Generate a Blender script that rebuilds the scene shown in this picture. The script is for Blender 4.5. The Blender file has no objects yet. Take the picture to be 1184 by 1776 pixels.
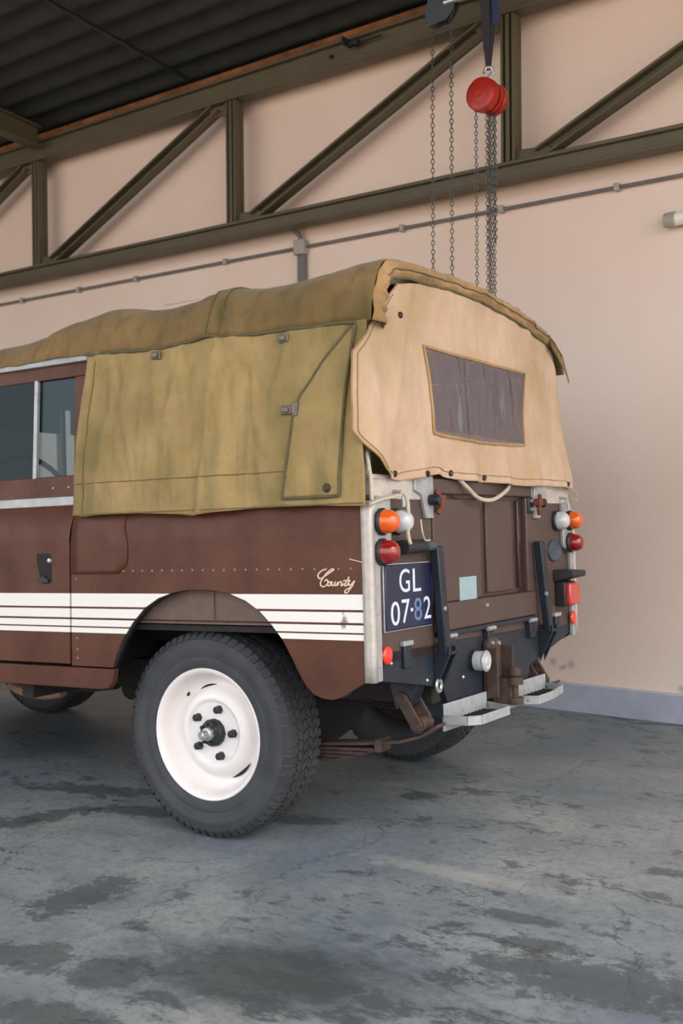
import bpy, math, random
from mathutils import Vector, Matrix, noise
random.seed(7)
S = bpy.context.scene
COL = S.collection
PI = math.pi

# ------------------------------------------------------------------ camera
cam_d = bpy.data.cameras.new('camera')
cam = bpy.data.objects.new('camera', cam_d); COL.objects.link(cam)
cr = Vector((0.84467199, 0.53522377, -0.00804678))
cu = Vector((0.00112151, 0.01326317, 0.99991141))
cf = Vector((-0.53528308, 0.84460619, -0.01060277))
CAM = Vector((2.42882, -2.87805, 1.13937))
m = Matrix.Identity(4)
for i in range(3):
    m[i][0], m[i][1], m[i][2], m[i][3] = cr[i], cu[i], -cf[i], CAM[i]
cam.matrix_world = m
cam_d.sensor_fit = 'VERTICAL'; cam_d.sensor_height = 36; cam_d.sensor_width = 24
cam_d.lens = 36 * 1959.84 / 1776
cam_d.clip_start = 0.05; cam_d.clip_end = 200
cam_d.dof.use_dof = True; cam_d.dof.focus_distance = 3.4; cam_d.dof.aperture_fstop = 5.0
S.camera = cam

# ------------------------------------------------------------------ world, sun, exposure
w = bpy.data.worlds.new('overcast_sky'); S.world = w; w.use_nodes = True
nt = w.node_tree; bg = nt.nodes['Background']
sky = nt.nodes.new('ShaderNodeTexSky')
try:
    sky.sky_type = 'NISHITA'; sky.sun_disc = False
    sky.sun_elevation = math.radians(48); sky.sun_rotation = math.radians(100)
    sky.air_density = 1.0; sky.dust_density = 4.0; sky.ozone_density = 1.0
except Exception:
    pass
mixw = nt.nodes.new('ShaderNodeMix'); mixw.data_type = 'RGBA'
mixw.inputs[0].default_value = 0.72
nt.links.new(sky.outputs[0], mixw.inputs[6])
mixw.inputs[7].default_value = (4.0, 4.05, 4.2, 1)     # thin high cloud
nt.links.new(mixw.outputs[2], bg.inputs[0])
bg.inputs[1].default_value = 0.60
sun_d = bpy.data.lights.new('sun', 'SUN'); sun = bpy.data.objects.new('sun', sun_d); COL.objects.link(sun)
sun_d.energy = 3.0; sun_d.angle = math.radians(1.5); sun_d.color = (1.0, 0.84, 0.66)
sun.rotation_euler = Vector((1.25, 0.05, -1.0)).to_track_quat('-Z', 'Y').to_euler()
S.view_settings.view_transform = 'Standard'; S.view_settings.look = 'None'
S.view_settings.gamma = 1.0; S.view_settings.use_curve_mapping = False
S.view_settings.exposure = 0.11
try:
    S.cycles.use_denoising = True; S.cycles.use_adaptive_sampling = True; S.cycles.adaptive_threshold = .06
    S.cycles.max_bounces = 6; S.cycles.diffuse_bounces = 3; S.cycles.glossy_bounces = 3; S.cycles.transparent_max_bounces = 8
except Exception: pass

# ------------------------------------------------------------------ mesh helpers
class MB:
    def __init__(s): s.v = []; s.f = []
    def add(s, vs, fs):
        n = len(s.v); s.v += [tuple(p) for p in vs]; s.f += [tuple(i + n for i in f) for f in fs]; return s
    def box(s, x0, x1, y0, y1, z0, z1):
        return s.add([(x0,y0,z0),(x1,y0,z0),(x1,y1,z0),(x0,y1,z0),(x0,y0,z1),(x1,y0,z1),(x1,y1,z1),(x0,y1,z1)],
            [(0,3,2,1),(4,5,6,7),(0,1,5,4),(1,2,6,5),(2,3,7,6),(3,0,4,7)])
    def hexa(s, a, b):          # two quads of four points each
        return s.add(list(a) + list(b), [(3,2,1,0),(4,5,6,7),(0,1,5,4),(1,2,6,5),(2,3,7,6),(3,0,4,7)])
    def prism(s, poly, axis, a, b):
        n = len(poly)
        def P(p, t): 
            return {'x': (t, p[0], p[1]), 'y': (p[0], t, p[1]), 'z': (p[0], p[1], t)}[axis]
        vs = [P(p, a) for p in poly] + [P(p, b) for p in poly]
        fs = [tuple(range(n)), tuple(range(2*n-1, n-1, -1))] + [(i, i+n, (i+1) % n + n, (i+1) % n) for i in range(n)]
        return s.add(vs, fs)
    def tube(s, path, r, n=8, cap=True, flat=None):
        path = [Vector(p) for p in path]; k = len(path); rings = []; up = None
        for i, p in enumerate(path):
            t = (path[min(i+1, k-1)] - path[max(i-1, 0)]).normalized()
            if up is None:
                up = Vector((0,0,1)) if abs(t.z) < .9 else Vector((1,0,0))
            a = t.cross(up)
            if a.length < 1e-6: a = t.cross(Vector((0,1,0)))
            a.normalize(); b = a.cross(t); up = b
            rr = r[i] if isinstance(r, (list, tuple)) else r
            rings.append([p + a*math.cos(2*PI*j/n)*rr + b*math.sin(2*PI*j/n)*rr for j in range(n)])
        vs = [q for g in rings for q in g]; fs = []
        for i in range(k-1):
            for j in range(n):
                fs.append((i*n+j, i*n+(j+1) % n, (i+1)*n+(j+1) % n, (i+1)*n+j))
        if cap: fs += [tuple(range(n-1, -1, -1)), tuple((k-1)*n+j for j in range(n))]
        return s.add(vs, fs)
    def lathe(s, prof, c, axis='y', n=32, cap0=False, cap1=False):   # prof: (r, t along axis)
        vs = []; fs = []; k = len(prof)
        for r, t in prof:
            for j in range(n):
                a = 2*PI*j/n; u, v = r*math.cos(a), r*math.sin(a)
                vs.append({'y': (c[0]+u, c[1]+t, c[2]+v), 'x': (c[0]+t, c[1]+u, c[2]+v), 'z': (c[0]+u, c[1]+v, c[2]+t)}[axis])
        for i in range(k-1):
            for j in range(n):
                fs.append((i*n+j, i*n+(j+1) % n, (i+1)*n+(j+1) % n, (i+1)*n+j))
        if cap0: fs.append(tuple(range(n)))
        if cap1: fs.append(tuple((k-1)*n+j for j in range(n-1, -1, -1)))
        return s.add(vs, fs)
    def grid(s, fn, nu, nv, keep=None):
        vs = [fn(i/nu, j/nv) for j in range(nv+1) for i in range(nu+1)]
        fs = []
        for j in range(nv):
            for i in range(nu):
                if keep and not keep((i+.5)/nu, (j+.5)/nv): continue
                a = j*(nu+1)+i; fs.append((a, a+1, a+nu+2, a+nu+1))
        return s.add(vs, fs)
    def xf(s, fn): s.v = [tuple(fn(Vector(p))) for p in s.v]; return s

def mesh_obj(name, mb, mat, parent=None, smooth=False, bevel=0, solid=0, angle=35):
    me = bpy.data.meshes.new(name); me.from_pydata(mb.v, [], mb.f)
    me.materials.append(mat)
    import bmesh
    bm = bmesh.new(); bm.from_mesh(me); bmesh.ops.recalc_face_normals(bm, faces=bm.faces); bm.to_mesh(me); bm.free()
    o = bpy.data.objects.new(name, me); COL.objects.link(o)
    if parent: o.parent = parent
    if solid:
        q = o.modifiers.new('thick', 'SOLIDIFY'); q.thickness = solid; q.offset = 0
    if bevel:
        q = o.modifiers.new('bevel', 'BEVEL'); q.width = bevel; q.segments = 2; q.limit_method = 'ANGLE'; q.angle_limit = math.radians(40)
    if smooth or bevel:
        for p in me.polygons: p.use_smooth = True
        try: me.set_sharp_from_angle(angle=math.radians(angle))
        except Exception: pass
    return o

def tag(o, label, cat, group=None, kind=None):
    if label: o['label'] = label
    if cat: o['category'] = cat
    if group: o['group'] = group
    if kind: o['kind'] = kind
    return o
def struct(name, mb, mat, label, cat, **k):
    o = mesh_obj(name, mb, mat, **k); return tag(o, label, cat, kind='structure')
def empty(name, loc, label, cat, group=None):
    o = bpy.data.objects.new(name, None); COL.objects.link(o); o.location = loc; o.empty_display_size = .2
    return tag(o, label, cat, group)

def lerp(a, b, t): return a + (b-a)*t
def interp(pts, t):             # piecewise linear list of (t, value)
    if t <= pts[0][0]: return pts[0][1]
    for (a, va), (b, vb) in zip(pts, pts[1:]):
        if t <= b: return va + (vb-va)*(t-a)/(b-a)
    return pts[-1][1]
def sinterp(pts, t):            # smooth (Catmull-Rom) version
    n = len(pts)
    if t <= pts[0][0]: return pts[0][1]
    if t >= pts[-1][0]: return pts[-1][1]
    for i in range(n-1):
        if t <= pts[i+1][0]:
            x0, y0 = pts[i]; x1, y1 = pts[i+1]
            m0 = (y1 - pts[i-1][1])/(x1 - pts[i-1][0]) if i > 0 else (y1-y0)/(x1-x0)
            m1 = (pts[i+2][1]-y0)/(pts[i+2][0]-x0) if i < n-2 else (y1-y0)/(x1-x0)
            h = x1-x0; s = (t-x0)/h
            return (2*s**3-3*s*s+1)*y0 + (s**3-2*s*s+s)*h*m0 + (-2*s**3+3*s*s)*y1 + (s**3-s*s)*h*m1
def along(poly, t):             # point at share t of a polyline
    poly = [Vector(p) for p in poly]
    L = [0]
    for a, b in zip(poly, poly[1:]): L.append(L[-1] + (b-a).length)
    d = t*L[-1]
    for i in range(len(poly)-1):
        if d <= L[i+1] + 1e-9:
            return poly[i].lerp(poly[i+1], (d-L[i])/max(1e-9, L[i+1]-L[i]))
    return poly[-1]
def smooth_path(pts, n=6):
    pts = [Vector(p) for p in pts]; out = []
    for i in range(len(pts)-1):
        p0 = pts[max(i-1,0)]; p1 = pts[i]; p2 = pts[i+1]; p3 = pts[min(i+2,len(pts)-1)]
        for k in range(n):
            t = k/n
            out.append(.5*((2*p1)+(p2-p0)*t+(2*p0-5*p1+4*p2-p3)*t*t+(3*p1-p0-3*p2+p3)*t**3))
    out.append(pts[-1]); return out
def nz(x, y=0, z=0): return noise.noise(Vector((x, y, z)))

# ------------------------------------------------------------------ materials
MAT = {}
def lin(c):
    return tuple(((v/255)/12.92 if v/255 <= .04045 else ((v/255+.055)/1.055)**2.4) for v in c)
class NB:
    def __init__(s, name):
        s.m = bpy.data.materials.new(name); s.m.use_nodes = True; s.t = s.m.node_tree
        s.b = s.t.nodes['Principled BSDF']; MAT[name] = s.m
    def n(s, typ, **k):
        q = s.t.nodes.new(typ)
        for a, b in k.items(): setattr(q, a, b)
        return q
    def l(s, a, b): s.t.links.new(a, b)
    def co(s, kind='Object', scale=None, loc=None):
        t = s.n('ShaderNodeTexCoord').outputs[kind]
        if scale is None and loc is None: return t
        mp = s.n('ShaderNodeMapping'); s.l(t, mp.inputs[0])
        if scale is not None: mp.inputs['Scale'].default_value = scale
        if loc is not None: mp.inputs['Location'].default_value = loc
        return mp.outputs[0]
    def noise(s, co, scale, detail=4, rough=.55, dist=0):
        q = s.n('ShaderNodeTexNoise'); s.l(co, q.inputs['Vector'])
        q.inputs['Scale'].default_value = scale; q.inputs['Detail'].default_value = detail
        q.inputs['Roughness'].default_value = rough; q.inputs['Distortion'].default_value = dist
        return q.outputs['Fac']
    def ramp(s, fac, a, b, va=0, vb=1):
        q = s.n('ShaderNodeMapRange'); s.l(fac, q.inputs[0])
        for i, v in enumerate((a, b, va, vb)): q.inputs[i+1].default_value = v
        return q.outputs[0]
    def mix(s, fac, a, b):
        q = s.n('ShaderNodeMix', data_type='RGBA')
        if hasattr(fac, 'links'): s.l(fac, q.inputs[0])
        else: q.inputs[0].default_value = fac
        for i, v in ((6, a), (7, b)):
            if hasattr(v, 'links'): s.l(v, q.inputs[i])
            else: q.inputs[i].default_value = (*v, 1)
        return q.outputs[2]
    def math(s, op, a, b=0):
        q = s.n('ShaderNodeMath', operation=op)
        for i, v in ((0, a), (1, b)):
            if hasattr(v, 'links'): s.l(v, q.inputs[i])
            else: q.inputs[i].default_value = v
        return q.outputs[0]
    def bump(s, h, strength, dist=.01):
        q = s.n('ShaderNodeBump'); s.l(h, q.inputs['Height'])
        q.inputs['Strength'].default_value = strength; q.inputs['Distance'].default_value = dist
        s.l(q.outputs[0], s.b.inputs['Normal'])
    def col(s, c):
        if hasattr(c, 'links'): s.l(c, s.b.inputs['Base Color'])
        else: s.b.inputs['Base Color'].default_value = (*c, 1)
    def set(s, rough=.5, metal=0, **k):
        s.b.inputs['Roughness'].default_value = rough; s.b.inputs['Metallic'].default_value = metal
        for a, v in k.items(): s.b.inputs[a].default_value = v
        return s
def simple(name, c, rough=.5, metal=0, var=.25, scale=18, bump=0, dirt=None, **k):
    q = NB(name); co = q.co()
    n = q.noise(co, scale, 5, .6)
    d = tuple(v*(1-var) for v in c) if dirt is None else dirt
    q.col(q.mix(q.ramp(n, .35, .7), c, d)); q.set(rough, metal, **k)
    if bump: q.bump(q.noise(co, scale*6, 3), bump, .004)
    return q.m

BROWN = lin((94, 58, 42)); BROWN_D = lin((74, 45, 34)); CREAM = lin((236, 230, 222))
# brown coachwork; with_stripes adds the four printed cream bands (bands in the body's own height)
BANDS = [(.772, .8185), (.733, .765), (.703, .726), (.680, .698)]
def paint(name, stripes):
    q = NB(name); co = q.co()
    n1 = q.noise(co, 5, 5, .6); n2 = q.noise(co, 55, 6, .7)
    c = q.mix(q.ramp(n1, .35, .7), BROWN, BROWN_D)
    c = q.mix(q.ramp(n2, .70, .82, 0, .4), c, lin((140, 110, 94)))        # chips and dust
    r = q.ramp(n1, .3, .7, .36, .52)
    if stripes:
        sep = q.n('ShaderNodeSeparateXYZ'); q.l(co, sep.inputs[0]); z = sep.outputs[2]
        tot = None
        for a, b in BANDS:
            t = q.math('MULTIPLY', q.math('GREATER_THAN', z, a), q.math('LESS_THAN', z, b))
            tot = t if tot is None else q.math('ADD', tot, t)
        # grazed patch on the bands near the rear corner
        mp = q.co(scale=(26, 1, 12)); sc = q.noise(mp, 2.2, 6, .75)
        vx = q.math('SUBTRACT', 1, q.math('MULTIPLY', q.math('ABSOLUTE', q.math('SUBTRACT', sep.outputs[0], .615)), 26))
        vz = q.math('SUBTRACT', 1, q.math('MULTIPLY', q.math('ABSOLUTE', q.math('SUBTRACT', z, .735)), 11))
        graze = q.ramp(q.math('MULTIPLY', sc, q.math('MULTIPLY', q.math('MAXIMUM', vx, 0), q.math('MAXIMUM', vz, 0))), .30, .40)
        tot = q.math('MULTIPLY', tot, q.math('SUBTRACT', 1, q.math('MULTIPLY', graze, .75)))
        c = q.mix(tot, c, CREAM)
    q.col(c); q.l(r, q.b.inputs['Roughness']); q.set(.42); q.b.inputs['Specular IOR Level'].default_value = .22
    q.l(r, q.b.inputs['Roughness'])
    q.bump(q.noise(co, 3.0, 2), .25, .01)
    return q.m
paint('brown_paint', False); paint('brown_striped_paint', True)
simple('brown_rear_shaded', lin((78, 61, 56)), .5, var=.12, scale=7, bump=.03)  # coachwork brown darkened and cooled, rear face's shade put into the colour
simple('rust_bright', lin((122, 66, 38)), .85, var=.4, scale=60, bump=.3)
simple('tan_pipe', lin((150, 116, 92)), .7, var=.4, scale=14)
simple('rivet_metal', lin((150, 126, 112)), .5)
simple('inner_rim', lin((66, 60, 54)), .8, var=.3)
simple('brown_fresh_paint', lin((50, 32, 29)), .2, var=.2, scale=9)
simple('galvanised', lin((176, 178, 178)), .45, .35, var=.3, scale=22, bump=.08)
simple('galvanised_cream', lin((196, 188, 178)), .5, .2, var=.25, scale=25, bump=.08)
simple('slate_paint', lin((28, 37, 48)), .5, var=.45, scale=14, bump=.1)
simple('black_metal', lin((36, 38, 40)), .5, var=.35, scale=20)
simple('rust', lin((80, 60, 50)), .8, var=.5, scale=24, bump=.3, dirt=lin((50, 40, 35)))
simple('underside', lin((38, 34, 31)), .85, var=.4, scale=10, bump=.2)
simple('inner_wing', lin((104, 84, 72)), .6, var=.35, scale=9)
simple('white_paint', lin((240, 232, 226)), .35, var=.07, scale=10)
simple('dark_slot', lin((30, 26, 24)), .8)
simple('bright_steel', lin((190, 192, 192)), .32, .7, var=.2, scale=30)
simple('step_alloy', lin((170, 174, 176)), .5, .15, var=.3, scale=26, bump=.1)
simple('rope', lin((196, 186, 164)), .85, var=.25, scale=60, bump=.4)
simple('paper', lin((150, 174, 176)), .7, var=.12, scale=30)
simple('plate_blue', lin((24, 33, 62)), .35, var=.2, scale=12)
simple('plate_white', lin((206, 216, 232)), .5, var=.08, scale=40)
simple('plate_faded', lin((96, 122, 164)), .5, var=.15, scale=40)
simple('badge_grey', lin((66, 76, 84)), .4, var=.2, scale=30)
simple('badge_letter', lin((98, 110, 118)), .4)
simple('gold_script', lin((226, 200, 174)), .45, var=.1, scale=40)
simple('tarnished_metal', lin((118, 110, 98)), .45, .3, var=.4, scale=40)
simple('seam_thread', lin((116, 101, 64)), .9, var=.2, scale=40)
simple('seam_pale', lin((150, 128, 92)), .9, var=.2, scale=40)
simple('canvas_piping', lin((96, 90, 62)), .85, var=.3, scale=40)
simple('seat_black', lin((34, 34, 36)), .6, var=.3)
def lens(name, c, rough=.12):
    q = NB(name); q.col(c); q.set(rough); q.b.inputs['Coat Weight'].default_value = .6
    co = q.co('Object', (1, 1, 1)); wv = q.n('ShaderNodeTexWave'); q.l(co, wv.inputs[0]); wv.inputs['Scale'].default_value = 60
    q.bump(wv.outputs['Fac'], .15, .002)
    q.b.inputs['Subsurface Weight'].default_value = .25; q.b.inputs['Subsurface Radius'].default_value = (.02, .01, .005)
    return q.m
lens('lens_amber', lin((216, 92, 16))); lens('lens_red', lin((136, 20, 18))); lens('lens_clear', lin((186, 190, 192)), .1)
lens('reflector_red', lin((222, 52, 26)), .25); lens('fog_red', lin((190, 54, 38)), .25)

def canvas(name, c, d, moss, streak=.5, bump=.35, vs=(3, 3, .8)):
    q = NB(name); co = q.co(); cs = q.co(scale=vs)
    n1 = q.noise(co, 3.2, 6, .62); n2 = q.noise(cs, 6, 5, .6); n3 = q.noise(co, 1.6, 3, .5); n4 = q.noise(co, 28, 5, .7)
    k = q.mix(q.ramp(n1, .36, .68, 0, .8), c, d)
    k = q.mix(q.ramp(n2, .5, .78, 0, streak), k, moss)
    k = q.mix(q.ramp(n3, .52, .72, 0, .55), k, moss)
    k = q.mix(q.ramp(n4, .6, .85, 0, .35), k, d)
    q.col(k); q.set(.92); q.b.inputs['Specular IOR Level'].default_value = .2
    q.b.inputs['Sheen Weight'].default_value = .15
    h = q.math('ADD', q.math('MULTIPLY', q.noise(co, 9, 4), 1.0), q.math('MULTIPLY', q.noise(co, 350, 1), .06))
    q.bump(h, bump, .03)
    return q.m
canvas('canvas_side', lin((168, 143, 96)), lin((128, 110, 69)), lin((104, 97, 55)), .6, .6)
canvas('canvas_roof', lin((134, 108, 68)), lin((96, 80, 48)), lin((72, 67, 38)), .75, .5)
canvas('canvas_curtain', lin((199, 171, 146)), lin((172, 140, 105)), lin((158, 142, 104)), .42, .6, (1.7, 1.7, .5))
canvas('canvas_hem', lin((178, 142, 98)), lin((142, 112, 74)), lin((112, 96, 60)), .5)

def plastic():
    q = NB('clear_vinyl'); co = q.co(scale=(1, 1, .25))
    q.col(lin((108, 100, 104))); q.set(.16); q.b.inputs['Alpha'].default_value = .72
    q.bump(q.noise(co, 12, 3, .5), .9, .03)
plastic()
def glass(name, tint, alpha):
    q = NB(name); out = q.t.nodes['Material Output']; q.t.nodes.remove(q.b)
    tr = q.n('ShaderNodeBsdfTransparent'); tr.inputs[0].default_value = (*tint, 1)
    gl = q.n('ShaderNodeBsdfGlossy'); gl.inputs['Roughness'].default_value = .03; gl.inputs['Color'].default_value = (.35, .42, .42, 1)
    lw = q.n('ShaderNodeLayerWeight'); lw.inputs[0].default_value = .5
    fr = q.n('ShaderNodeMapRange'); q.l(q.math('POWER', lw.outputs['Facing'], 4), fr.inputs[0]); fr.inputs[3].default_value = .05; fr.inputs[4].default_value = .7
    mx = q.n('ShaderNodeMixShader'); q.l(fr.outputs[0], mx.inputs[0]); q.l(tr.outputs[0], mx.inputs[1]); q.l(gl.outputs[0], mx.inputs[2]); q.l(mx.outputs[0], out.inputs[0])
glass('window_glass', (.80, .85, .86), 0); glass('window_glass_darkened', (.10, .14, .15), 0)  # second glass is darkened: the cab's shade is put into the pane colour
def rubber():
    q = NB('rubber'); co = q.co(); n = q.noise(co, 9, 5, .6); n2 = q.noise(co, 70, 4, .7)
    c = q.mix(q.ramp(n, .35, .7), lin((66, 68, 70)), lin((50, 52, 54)))
    c = q.mix(q.ramp(n2, .6, .8, 0, .35), c, lin((88, 84, 78)))
    q.col(c); q.set(.78); q.bump(n2, .15, .003)
rubber()
def tyre_side():
    q = NB('rubber_tread'); co = q.co(); n = q.noise(co, 14, 5, .6)
    q.col(q.mix(q.ramp(n, .35, .7), lin((58, 60, 62)), lin((44, 44, 45)))); q.set(.8)
tyre_side()

def concrete():
    q = NB('concrete_floor'); co = q.co()
    n1 = q.noise(co, .8, 8, .62, .4); n2 = q.noise(co, 4.0, 9, .7, .3); n3 = q.noise(co, 30, 6, .75)
    rag = q.noise(q.co(loc=(3, 1, 0)), 13, 8, .80, .2); rag2 = q.noise(q.co(scale=(1, 1.7, 1), loc=(2, 5, 0)), 5.0, 9, .78, .3)
    n6 = q.noise(q.co(loc=(1, 8, 0)), .7, 4, .55)
    c = q.mix(q.ramp(n1, .36, .62), lin((150, 153, 149)), lin((106, 119, 128)))
    c = q.mix(q.ramp(n2, .42, .66, 0, .6), c, lin((96, 105, 110)))
    c = q.mix(q.ramp(n3, .48, .66, 0, .5), c, lin((84, 91, 95)))
    # thin flaking all over, denser in some areas
    fl = q.math('ADD', q.math('SUBTRACT', rag2, .5), q.math('MULTIPLY', q.math('SUBTRACT', n6, .5), .55))
    c = q.mix(q.ramp(fl, .075, .115, 0, .72), c, lin((66, 73, 76)))
    # pale scrape and old oil or wear marks, each at its own place on the floor
    def mark(cx, cy, rx, ry, rot, amp, col, st, a=.18, b=.34, base=None):
        nonlocal c
        mp = q.n('ShaderNodeMapping', vector_type='TEXTURE'); q.l(co, mp.inputs[0])
        mp.inputs['Location'].default_value = (cx, cy, 0); mp.inputs['Rotation'].default_value = (0, 0, rot); mp.inputs['Scale'].default_value = (rx, ry, 1)
        ln = q.n('ShaderNodeVectorMath', operation='LENGTH'); q.l(mp.outputs[0], ln.inputs[0])
        v = q.math('ADD', q.math('SUBTRACT', 1, ln.outputs['Value']), q.math('MULTIPLY', q.math('SUBTRACT', base or rag, .5), amp))
        c = q.mix(q.ramp(v, a, b, 0, st), c, col)
    mark(.82, -2.60, .50, .075, .08, 2.6, lin((168, 168, 162)), .5, .1, .6)
    dk = lin((62, 67, 67)); db = lin((70, 78, 82))
    mark(.86, -3.46, .62, .36, .35, 2.2, db, .62, .1, .5, rag2); mark(.80, -3.50, .34, .22, .35, 1.6, dk, .6, .1, .45)
    for a in ((1.11, -2.80, .17, .055, .15, 1.7), (1.25, -2.94, .16, .06, .15, 2.4), (.03, -3.40, .26, .12, 1.6, 3.4), (-.50, -2.69, .30, .09, .45, 2.2), (.0, -2.46, .26, .08, .45, 2.4),
              (.18, -1.91, .11, .07, .3, 1.8), (.50, -3.72, .15, .13, .2, 2.0), (.25, -3.78, .22, .12, .4, 3.0), (.58, -3.95, .24, .10, .3, 2.4), (1.45, -3.05, .40, .18, .2, 3.4), (-.75, -3.0, .35, .10, 1.3, 3.4), (-.9, -2.6, .4, .1, .4, 3.2), (1.9, -2.3, .35, .12, .2, 3.2)):
        mark(*a, dk, .66, .16, .42)
    # fine cracks
    for sc, loc, wd in ((.8, (1.3, .4, 0), .0045), (1.9, (4.2, 2.2, 0), .004)):
        dn = q.n('ShaderNodeTexNoise'); q.l(co, dn.inputs['Vector']); dn.inputs['Scale'].default_value = 2.6; dn.inputs['Detail'].default_value = 7; dn.inputs['Roughness'].default_value = .65
        vm = q.n('ShaderNodeVectorMath', operation='MULTIPLY_ADD'); q.l(dn.outputs['Color'], vm.inputs[0]); vm.inputs[1].default_value = (.4, .4, 0)
        q.l(q.co(loc=loc), vm.inputs[2])
        vo = q.n('ShaderNodeTexVoronoi', feature='DISTANCE_TO_EDGE'); q.l(vm.outputs[0], vo.inputs['Vector']); vo.inputs['Scale'].default_value = sc
        line = q.ramp(vo.outputs['Distance'], wd*.25, wd, 1, 0)
        msk = q.math('MULTIPLY', line, q.ramp(q.noise(q.co(loc=(9, sc, 0)), 1.1, 3), .44, .54, 0, .6))
        c = q.mix(msk, c, lin((60, 63, 63)))
    q.col(c); q.l(q.ramp(n2, .4, .62, .66, .5), q.b.inputs['Roughness'])
    q.b.inputs['Specular IOR Level'].default_value = .3
    q.bump(n3, .12, .006)
concrete()
def wallmat():
    q = NB('wall_paint'); co = q.co(); n = q.noise(co, .8, 4, .5); n2 = q.noise(co, 7, 5, .6)
    c = q.mix(q.ramp(n, .35, .7), lin((236, 214, 199)), lin((228, 203, 186)))
    c = q.mix(q.ramp(n2, .6, .85, 0, .25), c, lin((216, 193, 176)))
    # small scuffs low on the wall (object space: x along wall, z up)
    for px, pz, r in ((-.258, .255, .022), (-.21, .225, .014), (-.150, .250, .022), (.46, .175, .02), (-.19, .235, .01)):
        d = q.n('ShaderNodeVectorMath', operation='DISTANCE'); q.l(co, d.inputs[0]); d.inputs[1].default_value = (px, 0, pz)
        f = q.ramp(q.math('ADD', d.outputs['Value'], q.math('MULTIPLY', q.math('SUBTRACT', n2, .5), .06)), r*.3, r*1.5, .45, 0)
        c = q.mix(f, c, lin((120, 110, 108)))
    q.col(c); q.set(.75); q.bump(n2, .05, .004)
wallmat()
simple('side_wall_paint', lin((170, 164, 158)), .8, var=.1, scale=2)
simple('plinth', lin((176, 180, 192)), .75, var=.2, scale=6, bump=.1)
simple('roof_sheet', lin((50, 53, 51)), .85, var=.35, scale=5, bump=.1)
simple('truss_steel', lin((92, 85, 64)), .55, var=.2, scale=4)
simple('rusty_board', lin((150, 92, 48)), .85, var=.5, scale=9, dirt=lin((86, 56, 34)))
simple('conduit_grey', lin((112, 112, 110)), .5, var=.2, scale=9)
simple('pvc_grey', lin((170, 160, 152)), .5, var=.15, scale=12)
simple('hoist_red', lin((176, 36, 14)), .35, var=.25, scale=16)
simple('chain_steel', lin((84, 84, 82)), .4, .5, var=.3, scale=60)
simple('sling_web', lin((44, 38, 48)), .8, var=.3, scale=50)
simple('sling_blue', lin((36, 52, 92)), .8, var=.2)
simple('trolley_steel', lin((78, 84, 90)), .45, .3, var=.25, scale=20)
simple('forecourt', lin((204, 180, 148)), .85, var=.12, scale=3)

# ------------------------------------------------------------------ the building
A = Vector((0.379, 2.862, 0)); TH = -0.105
T = Vector((math.cos(TH), math.sin(TH), 0)); N = Vector((T.y, -T.x, 0))
ROOM = Matrix(((T.x, -N.x, 0, A.x), (T.y, -N.y, 0, A.y), (0, 0, 1, 0), (0, 0, 0, 1)))   # local x along the back wall, local -y into the room
def room(o): o.matrix_world = ROOM; return o
DEPTH = 7.5; SL, SR = -9.0, 4.0
RZ = lambda off: 3.93 + .12*off          # underside of the roof, off = distance from the back wall
room(struct('floor', MB().box(SL, SR, -DEPTH, .3, -.2, 0), MAT['concrete_floor'], 'worn grey concrete garage floor with dark patches and fine cracks', 'floor'))
wall = room(struct('wall_back', MB().box(SL, SR, 0, .2, 0, 4.3), MAT['wall_paint'], 'pale pinkish painted garage wall behind the vehicle', 'wall'))
room(struct('wall_left', MB().prism([(-DEPTH, 0), (0, 0), (0, 4.0), (-DEPTH, RZ(DEPTH)+.1)], 'x', SL-.2, SL), MAT['side_wall_paint'], 'plain painted side wall at the front end of the vehicle', 'wall'))
room(struct('baseboard_back', MB().box(SL, SR, -.03, 0, 0, .152), MAT['plinth'], 'grey concrete plinth along the foot of the back wall', 'baseboard', bevel=.006))
p = room(mesh_obj('wall_panel', MB().box(-3.28, -2.03, -.012, 0, 2.52, 2.725), MAT['wall_paint'], bevel=.004)); p.parent = wall; p.matrix_parent_inverse = Matrix.Identity(4); p.matrix_local = Matrix.Identity(4)
# corrugated roof: waves run along the wall
PITCH = .20
def roof_pt(u, v):
    off = lerp(-.2, DEPTH+.6, v); return (lerp(SL, SR, u), -off, RZ(off) + .05 + .028*math.sin(2*PI*off/PITCH))
room(struct('ceiling', MB().grid(roof_pt, 2, 620), MAT['roof_sheet'], 'dark corrugated roof sheeting', 'ceiling', smooth=True, solid=.01, angle=80))
room(struct('trim_1', MB().box(SL, SR, -.16, -.02, 3.865, 3.93), MAT['rusty_board'], 'rusty orange brown edge strip under the roof sheets', 'trim'))
room(struct('forecourt_bounce', MB().prism([(-25, -30), (30, -30), (30, 10), (SR, 10), (SR, -DEPTH), (-25, -DEPTH)], 'z', -.14, -.005), MAT['forecourt'], 'unseen sunlit paving added outside the garage to bounce warm light in', 'ground'))  # unseen ground, added to throw warm sunlight up onto the wall

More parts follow.
